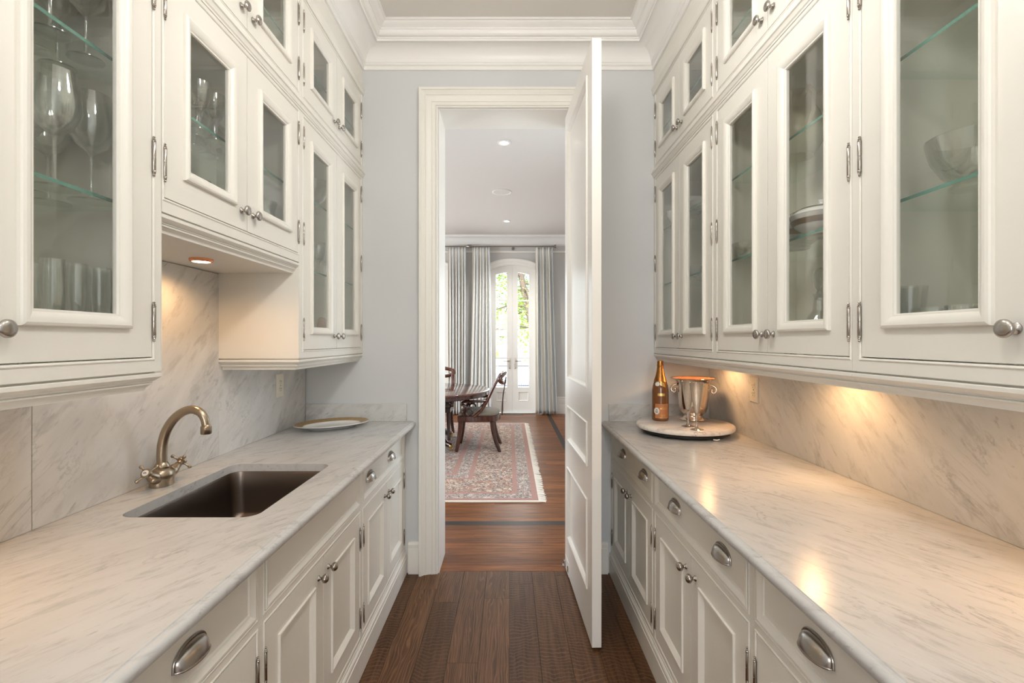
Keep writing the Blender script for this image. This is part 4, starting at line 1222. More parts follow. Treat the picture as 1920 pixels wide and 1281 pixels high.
def br(z):
    for (r0, z0), (r1, z1) in zip(BOTTLE, BOTTLE[1:]):
        if z0 <= z <= z1: return r0 + (r1 - r0) * (z - z0) / (z1 - z0)
    return 0.0445
def bpt(a, z, lift):
    r = br(z) + lift
    return (bx + r * cos(face_a + a), by + r * sin(face_a + a), TZ + z)
def seal(lift, a, z, ra, rz):
    N = 24; pts = []
    for k in (1.0, 0.6, 0.3):
        pts += [bpt(a + k * ra * cos(2 * pi * i / N), z + k * rz * sin(2 * pi * i / N), lift) for i in range(N)]
    pts.append(bpt(a, z, lift))
    f = []
    for q in (0, 1): f += [(q * N + i, q * N + (i + 1) % N, (q + 1) * N + (i + 1) % N, (q + 1) * N + i) for i in range(N)]
    f += [(2 * N + i, 2 * N + (i + 1) % N, 3 * N) for i in range(N)]
    return MB().add(pts, f)
lb = wrap(0.0450, -0.62, 1.10, 0.016, 0.094, 20).build('label', 'label', bo)
seal(0.0010, -0.42, 0.055, 0.34, 0.0185).build('label_seal', 'label_white', lb)
mb = MB()
for (a, z, w, h) in ((-0.42, 0.061, 0.10, 0.0016), (-0.52, 0.053, 0.06, 0.0016), (-0.34, 0.054, 0.06, 0.0016), (-0.42, 0.048, 0.13, 0.0014)):
    mb.grid(lambda u, v: (bx + 0.0459 * cos(face_a + a - w + 2 * w * u), by + 0.0459 * sin(face_a + a - w + 2 * w * u), TZ + z + h * (2 * v - 1)), 5, 1)
mb.build('seal_crest', 'ink', lb)
mb = MB()
for (z, w, h, c) in ((0.076, 0.32, 0.0010, 0.42), (0.068, 0.40, 0.0018, 0.42), (0.034, 0.30, 0.0010, 0.36), (0.028, 0.24, 0.0010, 0.36), (0.019, 0.46, 0.0012, 0.36)):
    mb.grid(lambda u, v: (bx + 0.0456 * cos(face_a + c - w + 2 * w * u), by + 0.0456 * sin(face_a + c - w + 2 * w * u), TZ + z + h * (2 * v - 1)), 10, 1)
mb.build('gold_lines', 'goldprint', lb)
seal(0.0014, -0.38, 0.200, 0.34, 0.0115).build('shoulder_seal', 'label_white', bo)
wrap(0.0450, -0.30, 0.55, 0.136, 0.150, 12).build('gold_scroll', 'goldprint', bo)
mb = MB()
mb.grid(lambda u, v: bpt(0.02 + 0.62 * u, 0.188 + 0.022 * v - 0.01 * (u - 0.5), 0.0012), 10, 6)
mb.build('shoulder_label', 'goldprint', bo)

# ice bucket
ix, iy = 1.012, 2.660
ib = empty('ice_bucket', (ix, iy, TZ), 'silver champagne bucket with copper-coloured lining and knob handles', 'bucket')
im = Matrix.Translation((ix, iy, TZ))
outp = [(0, 0), (0.068, 0), (0.072, 0.003), (0.068, 0.007), (0.056, 0.013), (0.047, 0.020), (0.045, 0.026), (0.052, 0.032), (0.066, 0.046), (0.074, 0.066), (0.0775, 0.095), (0.080, 0.140), (0.082, 0.180), (0.086, 0.200), (0.096, 0.214), (0.112, 0.223), (0.122, 0.2255), (0.1245, 0.2285), (0.122, 0.2305)]
MB().lathe(outp + [(0.112, 0.2275)], 56, im).build('vessel', 'silver', ib, angle=45)
MB().lathe([(0.1125, 0.2285), (0.096, 0.219), (0.083, 0.203), (0.079, 0.18), (0.076, 0.10), (0.072, 0.07), (0.060, 0.05), (0, 0.045)], 56, im).build('lining', 'copper', ib, angle=45)
for s in (-1, 1):
    d = Vector((s * 0.93, -s * 0.37, 0))
    p = Vector((ix, iy, TZ + 0.165))
    mb = MB()
    o = [p + d * (0.079 + 0.006) + Vector((0, 0, 0.028)), p + d * 0.093 + Vector((0, 0, 0.026)), p + d * 0.108 + Vector((0, 0, 0.018)), p + d * 0.116 + Vector((0, 0, 0.004)), p + d * 0.113 + Vector((0, 0, -0.010)), p + d * 0.102 + Vector((0, 0, -0.016)), p + d * 0.093 + Vector((0, 0, -0.010)), p + d * 0.094 + Vector((0, 0, 0.0))]
    oo = [Vector(q) for q in cr([tuple(q) for q in o], 4)]
    mb.tube(oo, 0.0068, 10)
    mb.lathe([(0, -0.009), (0.0065, -0.0065), (0.009, 0), (0.0065, 0.0065), (0, 0.009)], 12, Matrix.Translation(o[-1]))
    mb.lathe([(0, 0), (0.013, 0), (0.011, 0.006), (0, 0.007)], 14, axis_mat(p + d * 0.080 + Vector((0, 0, 0.028)), d))
    mb.build('handle', 'silver', ib, angle=60)

# champagne flutes
fl_prof = [(0, 0.004), (0.010, 0.0035), (0.028, 0.0015), (0.0325, 0), (0.0325, 0.0012), (0.028, 0.0030), (0.012, 0.0065), (0.0065, 0.014), (0.0055, 0.030), (0.0065, 0.052), (0.0085, 0.066), (0.012, 0.088), (0.018, 0.122), (0.0255, 0.170), (0.0325, 0.226), (0.0335, 0.229), (0.0318, 0.228), (0.0242, 0.170), (0.0165, 0.122), (0.010, 0.088), (0, 0.072)]
def thing_glass(name, prof, loc, label, cat, group=None, mat='crystal', n=28):
    o = MB().lathe(prof, n, Matrix.Translation(loc)).build(name, mat, origin=loc, angle=60)
    return tag(o, label, cat, group)
thing_glass('champagne_flute', fl_prof, (0.906, 2.452, TZ), 'clear tapered champagne flute, the one standing behind and left', 'glass', 'champagne flutes on the turntable', 'flute')
thing_glass('champagne_flute', fl_prof, (0.914, 2.360, TZ), 'clear tapered champagne flute nearest the edge of the turntable', 'glass', 'champagne flutes on the turntable', 'flute')

# ------------------------------------------------------------------ glass and china in the cabinets
def wineglass(r, h, bowl):
    zb = h - bowl
    return [(0, 0.005), (0.012, 0.004), (r * 0.9, 0.0015), (r * 0.95, 0), (r * 0.95, 0.0015), (r * 0.6, 0.0045), (0.007, 0.010), (0.0042, 0.022), (0.0038, zb - 0.02), (0.006, zb - 0.006), (0.014, zb + 0.001), (r * 0.62, zb + 0.012), (r * 0.9, zb + bowl * 0.26), (r, zb + bowl * 0.42), (r * 0.96, zb + bowl * 0.65), (r * 0.82, h), (r * 0.80, h), (r * 0.94, zb + bowl * 0.65), (r * 0.98, zb + bowl * 0.42), (r * 0.87, zb + bowl * 0.27), (r * 0.58, zb + 0.014), (0, zb + 0.004)]
def tumbler(r, h):
    return [(0, 0), (r * 0.86, 0), (r * 0.9, 0.003), (r, h), (r * 0.96, h), (r * 0.86, 0.012), (0, 0.010)]
def goblet(r, h):
    zb = h * 0.42
    return [(0, 0.004), (r * 0.9, 0), (r * 0.9, 0.002), (0.012, 0.010), (0.006, 0.03), (0.010, zb * 0.6), (0.006, zb * 0.8), (0.012, zb), (r * 0.7, zb + 0.015), (r * 0.95, zb + 0.05), (r, h), (r * 0.96, h), (r * 0.9, zb + 0.05), (r * 0.6, zb + 0.02), (0, zb + 0.008)]
S0, S1, S2 = 1.330 + 0.018, 1.735 + 0.004, 2.067 + 0.004
ORD = ('first', 'second', 'third', 'fourth', 'fifth', 'sixth', 'seventh', 'eighth', 'ninth')
def glass_row(name, prof, sd, items, z, label, cat, group, n=24, mat='crystal'):
    """items are (depth behind the door, y, row); rows are told apart in the labels, counted from the far end"""
    me = MB().lathe(prof, n).mesh(name, mat, angle=60)
    rows_ = {}
    for it in items: rows_.setdefault(it[2] if len(it) > 2 else '', []).append(it)
    for rw, lst in rows_.items():
        lst.sort(key=lambda q: -q[1])
        for k, it in enumerate(lst):
            o = bpy.data.objects.new(name, me); COL.objects.link(o)
            o.location = (sd.sg * (sd.up + it[0]), it[1], z)
            ORG[o] = tuple(o.location)
            tag(o, label if not rw else '%s, %s from far end, %s row' % (label, ORD[k], rw), cat, group)
WG = wineglass(0.047, 0.255, 0.135)
WGs = wineglass(0.038, 0.20, 0.09)
PF = [(0, 0.005), (0.03, 0), (0.03, 0.0015), (0.008, 0.008), (0.004, 0.02), (0.004, 0.075), (0.010, 0.09), (0.021, 0.13), (0.024, 0.17), (0.021, 0.235), (0.020, 0.235), (0.0225, 0.17), (0.0195, 0.13), (0.008, 0.093), (0, 0.088)]
F_, K_ = 'front', 'back'
glass_row('wine_glass', WG, L_, [(0.105, 1.055, F_), (0.115, 1.160, F_), (0.20, 1.075, K_), (0.225, 1.166, K_), (0.11, 0.945, F_)], S1, 'large wine glass on the middle shelf, nearest left cabinet', 'glass', 'wine glasses on the middle shelf')
glass_row('wine_glass', WGs, L_, [(0.105, 1.045, F_), (0.115, 1.145, F_), (0.20, 1.095, K_), (0.21, 1.175, K_), (0.11, 0.95, F_)], S2, 'wine glass on the upper shelf, nearest left cabinet', 'glass', 'wine glasses on the upper shelf')
glass_row('tall_glass', PF, L_, [(0.10, 1.045, F_), (0.11, 1.115, F_), (0.115, 1.182, F_), (0.20, 1.100, K_), (0.21, 1.170, K_), (0.10, 0.965, F_)], S0, 'slim glass at the bottom, nearest left cabinet', 'glass', 'slim glasses at the cabinet bottom')
# cabinet over the sink
L2B = 1.737 + 0.018
glass_row('crystal_goblet', goblet(0.036, 0.15), L_, [(0.09, 1.52, F_), (0.09, 1.605, F_), (0.10, 1.69, F_), (0.19, 1.56, K_), (0.19, 1.645, K_), (0.19, 1.73, K_), (0.09, 1.775, F_)], 2.065, 'crystal goblet on the shelf above the sink', 'glass', 'goblets above the sink')
glass_row('tumbler', tumbler(0.041, 0.15), L_, [(0.09, 1.51, F_), (0.09, 1.61, F_), (0.10, 1.71, F_), (0.20, 1.56, K_), (0.20, 1.66, K_)], L2B, 'tall crystal tumbler above the sink', 'glass', 'tumblers above the sink')
glass_row('glass_jug', [(0, 0), (0.045, 0), (0.055, 0.01), (0.062, 0.06), (0.045, 0.13), (0.036, 0.17), (0.046, 0.21), (0.043, 0.21), (0.033, 0.17), (0.058, 0.06), (0, 0.012)], L_, [(0.10, 1.955)], L2B, 'clear glass jug in the right half of the cabinet above the sink', 'jug', None)
# tall left cabinet
glass_row('crystal_goblet', goblet(0.037, 0.165), L_, [(0.09, 2.475, F_), (0.09, 2.565, F_), (0.10, 2.66, F_), (0.19, 2.60, K_)], S1, 'crystal goblet on the middle shelf, tall left cabinet', 'glass', 'goblets in the tall left cabinet')
glass_row('glass_bowl', [(0, 0), (0.035, 0), (0.03, 0.008), (0.012, 0.02), (0.02, 0.035), (0.06, 0.07), (0.085, 0.13), (0.088, 0.16), (0.084, 0.16), (0.08, 0.13), (0.05, 0.07), (0, 0.04)], L_, [(0.14, 2.53)], S2, 'round crystal bowl high in the tall left cabinet', 'bowl', None)
bp_ = (-(LU + 0.12), 2.60, S0)
bd = empty('display_plate', bp_, 'round golden brown display disc standing at the bottom of the tall left cabinet', 'ornament')
MB().lathe([(0, 0.002), (0.045, 0.003), (0.060, 0.010), (0.0625, 0.012), (0.060, 0.014), (0.04, 0.007), (0, 0.006)], 36, axis_mat((bp_[0], bp_[1], S0 + 0.120), (0.95, -0.2, 0.18))).build('disc', 'amber', bd)
MB().tube([(bp_[0] - 0.05, bp_[1], S0 + 0.003), (bp_[0] + 0.03, bp_[1] - 0.01, S0 + 0.003), (bp_[0] + 0.02, bp_[1] - 0.01, S0 + 0.06)], 0.003, 8).build('stand', 'brass', bd)

# china on the right
def stack(name, prof, x, y, z0, step, cnt, label, cat, group, mats, n=32):
    me = MB().lathe(prof, n).mesh(name, mats, angle=50)
    for k in range(cnt):
        o = bpy.data.objects.new(name, me); COL.objects.link(o)
        o.location = (x, y, z0 + k * step); ORG[o] = tuple(o.location)
        tag(o, '%s, %s from the bottom' % (label, ORD[k]), cat, group)
PLATE = [(0, 0.0), (0.055, 0), (0.058, 0.003), (0.075, 0.008), (0.118, 0.017), (0.120, 0.0185), (0.117, 0.0195), (0.075, 0.0115), (0.055, 0.006), (0, 0.005)]
BOWL = [(0, 0.0), (0.030, 0), (0.032, 0.004), (0.055, 0.022), (0.070, 0.048), (0.073, 0.058), (0.070, 0.058), (0.066, 0.048), (0.05, 0.024), (0, 0.008)]
CUP = [(0, 0), (0.022, 0), (0.024, 0.004), (0.038, 0.022), (0.043, 0.052), (0.041, 0.052), (0.036, 0.023), (0, 0.006)]
SAUC = [(0, 0), (0.035, 0), (0.04, 0.004), (0.072, 0.013), (0.070, 0.0145), (0.038, 0.007), (0, 0.005)]
XR = RU + 0.16
stack('dinner_plate', PLATE, XR - 0.01, 2.62, S0, 0.0088, 9, 'white dinner plate in the stack of the far right cabinet', 'plate', 'stack of dinner plates', 'white_china')
stack('bowl', BOWL, XR - 0.055, 2.60, S2, 0.017, 3, 'white china bowl on the upper shelf of the far right cabinet', 'bowl', 'stacked white bowls', 'white_china')
stack('bowl', BOWL, XR - 0.055, 2.78, S2, 0.017, 2, 'white china bowl in the farther pile of the far right cabinet', 'bowl', 'second stack of white bowls', 'white_china')
stack('saucer', SAUC, XR - 0.055, 2.44, S2, 0.006, 5, 'small white saucer on the upper shelf of the far right cabinet', 'saucer', 'stacked saucers', 'white_china')
def cup(x, y, z, label, group, a=0.0):
    o = empty('tea_cup', (x, y, z), label, 'cup', group)
    MB().lathe(CUP, 24, Matrix.Translation((x, y, z))).build('cup_body', 'white_china', o, angle=50)
    MB().tube([(x + cos(a) * r, y + sin(a) * r, z + h) for r, h in ((0.039, 0.042), (0.055, 0.044), (0.060, 0.030), (0.050, 0.018), (0.034, 0.017))], 0.003, 8).build('handle', 'white_china', o)
cup(XR - 0.075, 2.52, S1, 'white tea cup on the middle shelf of the far right cabinet, nearest the viewer', 'tea cups', pi)
cup(XR - 0.075, 2.63, S1, 'white tea cup on the middle shelf of the far right cabinet, second along', 'tea cups', pi)
cup(XR + 0.03, 2.68, S1, 'white tea cup at the back of the middle shelf in the far right cabinet', 'tea cups', pi)
# middle right cabinet
pt = (RU + 0.17, 1.76, S2)
pit = empty('pitcher', pt, 'cream pitcher on the upper shelf of the middle right cabinet', 'pitcher')
MB().lathe([(0, 0), (0.055, 0), (0.06, 0.006), (0.085, 0.05), (0.09, 0.09), (0.075, 0.15), (0.055, 0.19), (0.062, 0.225), (0.058, 0.225), (0.05, 0.19), (0.07, 0.15), (0, 0.02)], 28, Matrix.Translation(pt)).build('pitcher_body', 'cream_china', pit, angle=50)
MB().tube([(pt[0] - 0.01, pt[1] - r, pt[2] + h) for r, h in ((0.055, 0.20), (0.09, 0.215), (0.118, 0.18), (0.115, 0.12), (0.085, 0.075))], 0.007, 8).build('handle', 'cream_china', pit)
TUR = [(0, 0), (0.05, 0), (0.055, 0.004), (0.05, 0.012), (0.085, 0.035), (0.10, 0.07), (0.104, 0.075), (0.09, 0.09), (0.05, 0.108), (0.012, 0.114), (0.01, 0.12), (0.014, 0.13), (0, 0.136)]
def tureen(x, y, z, label, k=1.0):
    o = empty('tureen', (x, y, z), label, 'dish')
    MB().lathe([(r * k, h * k) for r, h in TUR], 32, Matrix.Translation((x, y, z))).build('lidded_bowl', 'white_china', o, angle=45)
    MB().lathe([(r * k, h * k) for r, h in ((0.0895, 0.040), (0.0945, 0.048), (0.0985, 0.058), (0.0975, 0.0585), (0.094, 0.050), (0.0885, 0.0405))], 32, Matrix.Translation((x, y, z))).build('gilt_band', 'band', o)
    MB().lathe([(r * k, h * k) for r, h in ((0.0905, 0.0905), (0.075, 0.0985), (0.0745, 0.0978), (0.090, 0.0895))], 32, Matrix.Translation((x, y, z))).build('lid_band', 'band', o)
tureen(RU + 0.165, 1.765, S1, 'white lidded tureen with dark gilt bands in the middle right cabinet')
tureen(RU + 0.125, 1.545, S1, 'white lidded dish with dark bands at the near end of the middle right cabinet', 0.9)
dc = (RU + 0.125, 1.555, S0)
de = empty('decanter', dc, 'cut crystal decanter with a tall stopper in the middle right cabinet', 'decanter')
MB().lathe([(0, 0), (0.045, 0), (0.048, 0.006), (0.046, 0.014), (0.050, 0.03), (0.047, 0.05), (0.050, 0.07), (0.045, 0.09), (0.046, 0.11), (0.036, 0.135), (0.022, 0.155), (0.018, 0.195), (0.026, 0.208), (0.024, 0.21), (0.016, 0.196), (0.018, 0.155), (0.03, 0.135), (0.041, 0.11), (0, 0.012)], 16, Matrix.Translation(dc)).build('decanter_body', 'crystal', de, angle=20)
MB().lathe([(0, 0.185), (0.013, 0.19), (0.014, 0.212), (0.009, 0.218), (0.020, 0.235), (0.024, 0.255), (0.016, 0.285), (0, 0.295)], 8, Matrix.Translation(dc)).build('stopper', 'crystal', de, angle=20)
wr = (RU + 0.075, 1.635, S0)
st_ = empty('plate_stand', wr, 'small scrolled silver wire stand at the bottom of the middle right cabinet', 'stand')
for k in (0, 1):
    P = [(wr[0] + 0.012 * k, wr[1] + 0.030 * cos(t) * (1 - 0.03 * t) + 0.03 * k, wr[2] + 0.036 + 0.033 * sin(t) * (1 - 0.03 * t)) for t in [-pi / 2 + 0.45 * i for i in range(16)]]
    MB().tube(P, 0.003, 8).build('scroll', 'silver', st_)
glass_row('glass_bowl', BOWL, R_, [(0.10, 1.95)], S1, 'clear glass bowl behind the farther door of the middle right cabinet', 'bowl', None)
# nearest right cabinet
glass_row('cut_bowl', [(0, 0), (0.038, 0), (0.04, 0.006), (0.030, 0.014), (0.05, 0.03), (0.072, 0.07), (0.082, 0.115), (0.079, 0.115), (0.068, 0.07), (0.04, 0.032), (0, 0.02)], R_, [(0.14, 1.06)], S1, 'cut crystal footed bowl on the glass shelf of the nearest right cabinet', 'bowl', None, n=16)
glass_row('tumbler', tumbler(0.037, 0.135), R_, [(0.10, 1.030, 'front'), (0.10, 1.108, 'front'), (0.19, 1.065, 'back'), (0.19, 1.145, 'back')], S0, 'clear tumbler at the bottom, nearest right cabinet', 'glass', 'tumblers in the nearest right cabinet')
thing_glass('crystal_vase', [(0, 0), (0.034, 0), (0.036, 0.006), (0.030, 0.04), (0.034, 0.08), (0.030, 0.13), (0.036, 0.19), (0.034, 0.19), (0.027, 0.13), (0.03, 0.08), (0.026, 0.04), (0, 0.01)], (RU + 0.105, 1.182, S0), 'slim cut crystal vase beside the hinges of the nearest right cabinet', 'vase', None, n=12)

# ------------------------------------------------------------------ dining room: lamps, speaker, register
def pot(x, y, label, watts):
    o = empty('ceiling_light', (x, y, CEIL2), label, 'lamp', 'recessed lights in the dining room ceiling')
    tr = Matrix.Translation((x, y, CEIL2))
    MB().lathe([(0.040, -0.001), (0.040, -0.004), (0.046, -0.009), (0.066, -0.006), (0.068, -0.0005), (0.040, -0.0005)], 32, tr).build('trim_ring', 'trim', o)
    MB().lathe([(0, -0.002), (0.0395, -0.002), (0.0395, -0.006), (0.030, -0.010), (0, -0.011)], 28, tr).build('lens', 'potbulb', o)
    l = lamp('pot_lamp', 'SPOT', (0, 0, -0.02), watts, SOFT, spot_size=radians(130), spot_blend=0.7, shadow_soft_size=0.04)
    l.parent = o
pot(-0.055, 4.87, 'lit recessed ceiling light nearer the doorway in the dining room', 70)
pot(-0.045, 8.08, 'lit recessed ceiling light near the garden doors in the dining room', 120)
sp_ = empty('ceiling_speaker', (-0.10, 6.50, CEIL2), 'round flush speaker grille in the dining room ceiling', 'speaker')
MB().lathe([(0.112, -0.0005), (0.112, -0.006), (0.124, -0.008), (0.132, -0.004), (0.132, -0.0005)], 40, Matrix.Translation((-0.10, 6.50, CEIL2))).build('grille_ring', 'trim', sp_)
MB().lathe([(0, -0.0065), (0.06, -0.006), (0.112, -0.004), (0.112, -0.001), (0, -0.001)], 40, Matrix.Translation((-0.10, 6.50, CEIL2))).build('grille', 'ceil', sp_)
# unseen globe lamps added as pantry fill light, above and behind the camera
for k, (xx, yy) in enumerate(((0.0, -0.75), (0.12, 0.50), (0.12, 1.40))):
    o = empty('fill_globe', (xx, yy, CEIL), 'added fill globe lamp out of view, %s' % (('behind the viewer', 'over the near end of the aisle', 'over the middle of the aisle')[k]), 'lamp', 'added fill globes of the pantry')
    tr = Matrix.Translation((xx, yy, CEIL))
    MB().lathe([(0, -0.001), (0.065, -0.001), (0.068, -0.012), (0.050, -0.026), (0.012, -0.032), (0, -0.034)], 32, tr).build('canopy', 'nickel', o)
    MB().lathe([(0.006, -0.034), (0.006, -0.47), (0.030, -0.48), (0.032, -0.51), (0, -0.51)], 16, tr).build('stem', 'nickel', o)
    MB().lathe([(0.032, -0.50), (0.075, -0.522), (0.105, -0.560), (0.112, -0.595), (0.100, -0.640), (0.070, -0.672), (0.030, -0.690), (0, -0.692)], 36, tr).build('globe', 'opal', o, angle=60)
    l = lamp('fill_globe_light', 'POINT', (0, 0, -0.60), FILL_W, SOFT, shadow_soft_size=0.09)
    l.parent = o
fr_ = empty('floor_register', (0.08, YF - 0.10, 0.0), 'long dark floor vent in front of the garden doors', 'vent')
mb = MB().box((-0.10, YF - 0.145, 0.0003), (0.26, YF - 0.050, 0.003))
mb.build('vent_frame', 'inlay', fr_)
mb = MB()
for k in range(22): mb.box((-0.09 + 0.0155 * k, YF - 0.135, 0.003), (-0.082 + 0.0155 * k, YF - 0.06, 0.005))
mb.build('slats', 'rod', fr_)

# ------------------------------------------------------------------ rug with fringe
RX0, RX1, RY0, RY1 = -2.65, 0.255, 4.225, 8.15
rug = empty('rug', ((RX0 + RX1) / 2, (RY0 + RY1) / 2, 0.0), 'large cream and rose patterned oriental rug with white fringe under the table', 'rug')
def rframe(d0, d1, name, mat, z):
    x0, x1, y0, y1 = RX0 + d0, RX1 - d0, RY0 + d0, RY1 - d0
    w = d1 - d0
    MB(lambda a, b, h: (a, b, h)).plate([(x0, y0), (x1, y0), (x1, y1), (x0, y1)], [[(x0 + w, y0 + w), (x1 - w, y0 + w), (x1 - w, y1 - w), (x0 + w, y1 - w)]], 0.0005, z).build(name, mat, rug)
rframe(0.0, 0.055, 'edge_band', 'rug_line', 0.0100)
rframe(0.055, 0.18, 'outer_guard', 'rug_guard', 0.0104)
rframe(0.18, 0.225, 'rose_band', 'rug_line', 0.0102)
rframe(0.225, 0.63, 'main_border', 'rug_border', 0.0106)
rframe(0.63, 0.675, 'rose_band', 'rug_line', 0.0102)
rframe(0.675, 0.80, 'inner_guard', 'rug_guard', 0.0104)
rframe(0.80, 0.86, 'rose_band', 'rug_line', 0.0102)
MB().box((RX0 + 0.86, RY0 + 0.86, 0.0005), (RX1 - 0.86, RY1 - 0.86, 0.0105)).build('field', 'rug_field', rug)
rb = MB().box((RX0, RY0 - 0.035, 0.0005), (RX1, RY0, 0.009)).box((RX0, RY1, 0.0005), (RX1, RY1 + 0.03, 0.009))
rb.build('selvage', 'fringe', rug)
mb = MB()
y = RY0 - 0.03
while y < RY1 + 0.03:
    ln = 0.068 + random.uniform(-0.010, 0.010); k = random.uniform(-0.012, 0.012)
    for (xa, sg) in ((RX1, 1), (RX0, -1)):
        mb.add([(xa, y - 0.006, 0.008), (xa, y + 0.006, 0.008), (xa + sg * ln * 0.5, y - 0.007 + k * 0.5, 0.0065), (xa + sg * ln * 0.5, y + 0.006 + k * 0.5, 0.0065), (xa + sg * ln, y - 0.008 + k, 0.002), (xa + sg * ln, y + 0.008 + k, 0.002), (xa, y - 0.006, 0.0005), (xa, y + 0.006, 0.0005), (xa + sg * ln, y + k, 0.0005)], [(0, 1, 3, 2), (2, 3, 5, 4), (6, 8, 7), (0, 2, 4, 8, 6), (1, 7, 8, 5, 3), (4, 5, 8), (0, 6, 7, 1)])
    y += 0.0125
tag(mb.build('fringe', 'fringe', rug, flip=False), kind='stuff')

# ------------------------------------------------------------------ table
tx, ty = -1.215, 6.50
tb = empty('dining_table', (tx, ty, 0.011), 'round polished mahogany pedestal dining table on the rug', 'table')
t3 = Matrix.Translation((tx, ty, 0))
MB().lathe([(0, 0.722), (0.90, 0.722), (0.935, 0.724), (0.945, 0.730), (0.945, 0.744), (0.938, 0.750), (0.93, 0.752), (0, 0.752)], 96, t3).build('tabletop', 'mahogx', tb, angle=30)
MB().lathe([(0.915, 0.721), (0.915, 0.682), (0.905, 0.674), (0.890, 0.674), (0.890, 0.721)], 96, t3).build('apron', 'mahog', tb, angle=30)
MB().lathe([(0, 0.20), (0.13, 0.20), (0.15, 0.22), (0.14, 0.26), (0.10, 0.30), (0.075, 0.36), (0.085, 0.42), (0.12, 0.48), (0.10, 0.55), (0.085, 0.60), (0.12, 0.66), (0.22, 0.70), (0.22, 0.721), (0, 0.721)], 36, t3).build('pedestal', 'mahog', tb, angle=40)
for k in range(4):
    a = radians(-38 + 90 * k)
    u = Vector((cos(a), sin(a), 0))
    P = [Vector((tx, ty, 0)) + u * r + Vector((0, 0, h)) for r, h in cr([(0.08, 0.30), (0.16, 0.315), (0.26, 0.29), (0.36, 0.22), (0.45, 0.135), (0.53, 0.085), (0.60, 0.072)], 4)]
    lg = MB().tube(P, [0.046 - 0.020 * i / (len(P) - 1) for i in range(len(P))], 10, flat=1.25).build('leg', 'mahog', tb, angle=60)
    e = P[-1]
    mb = MB().lathe([(0, -0.02), (0.024, -0.018), (0.027, 0), (0.020, 0.026), (0, 0.028)], 12, axis_mat((e.x, e.y, 0.066), u))
    mb.lathe([(0, -0.011), (0.020, -0.011), (0.022, -0.008), (0.022, 0.008), (0.020, 0.011), (0, 0.011)], 16, axis_mat((e.x + u.x * 0.012, e.y + u.y * 0.012, 0.0333), Vector((-u.y, u.x, 0))))
    mb.build('brass_caster', 'brass', lg, angle=40)

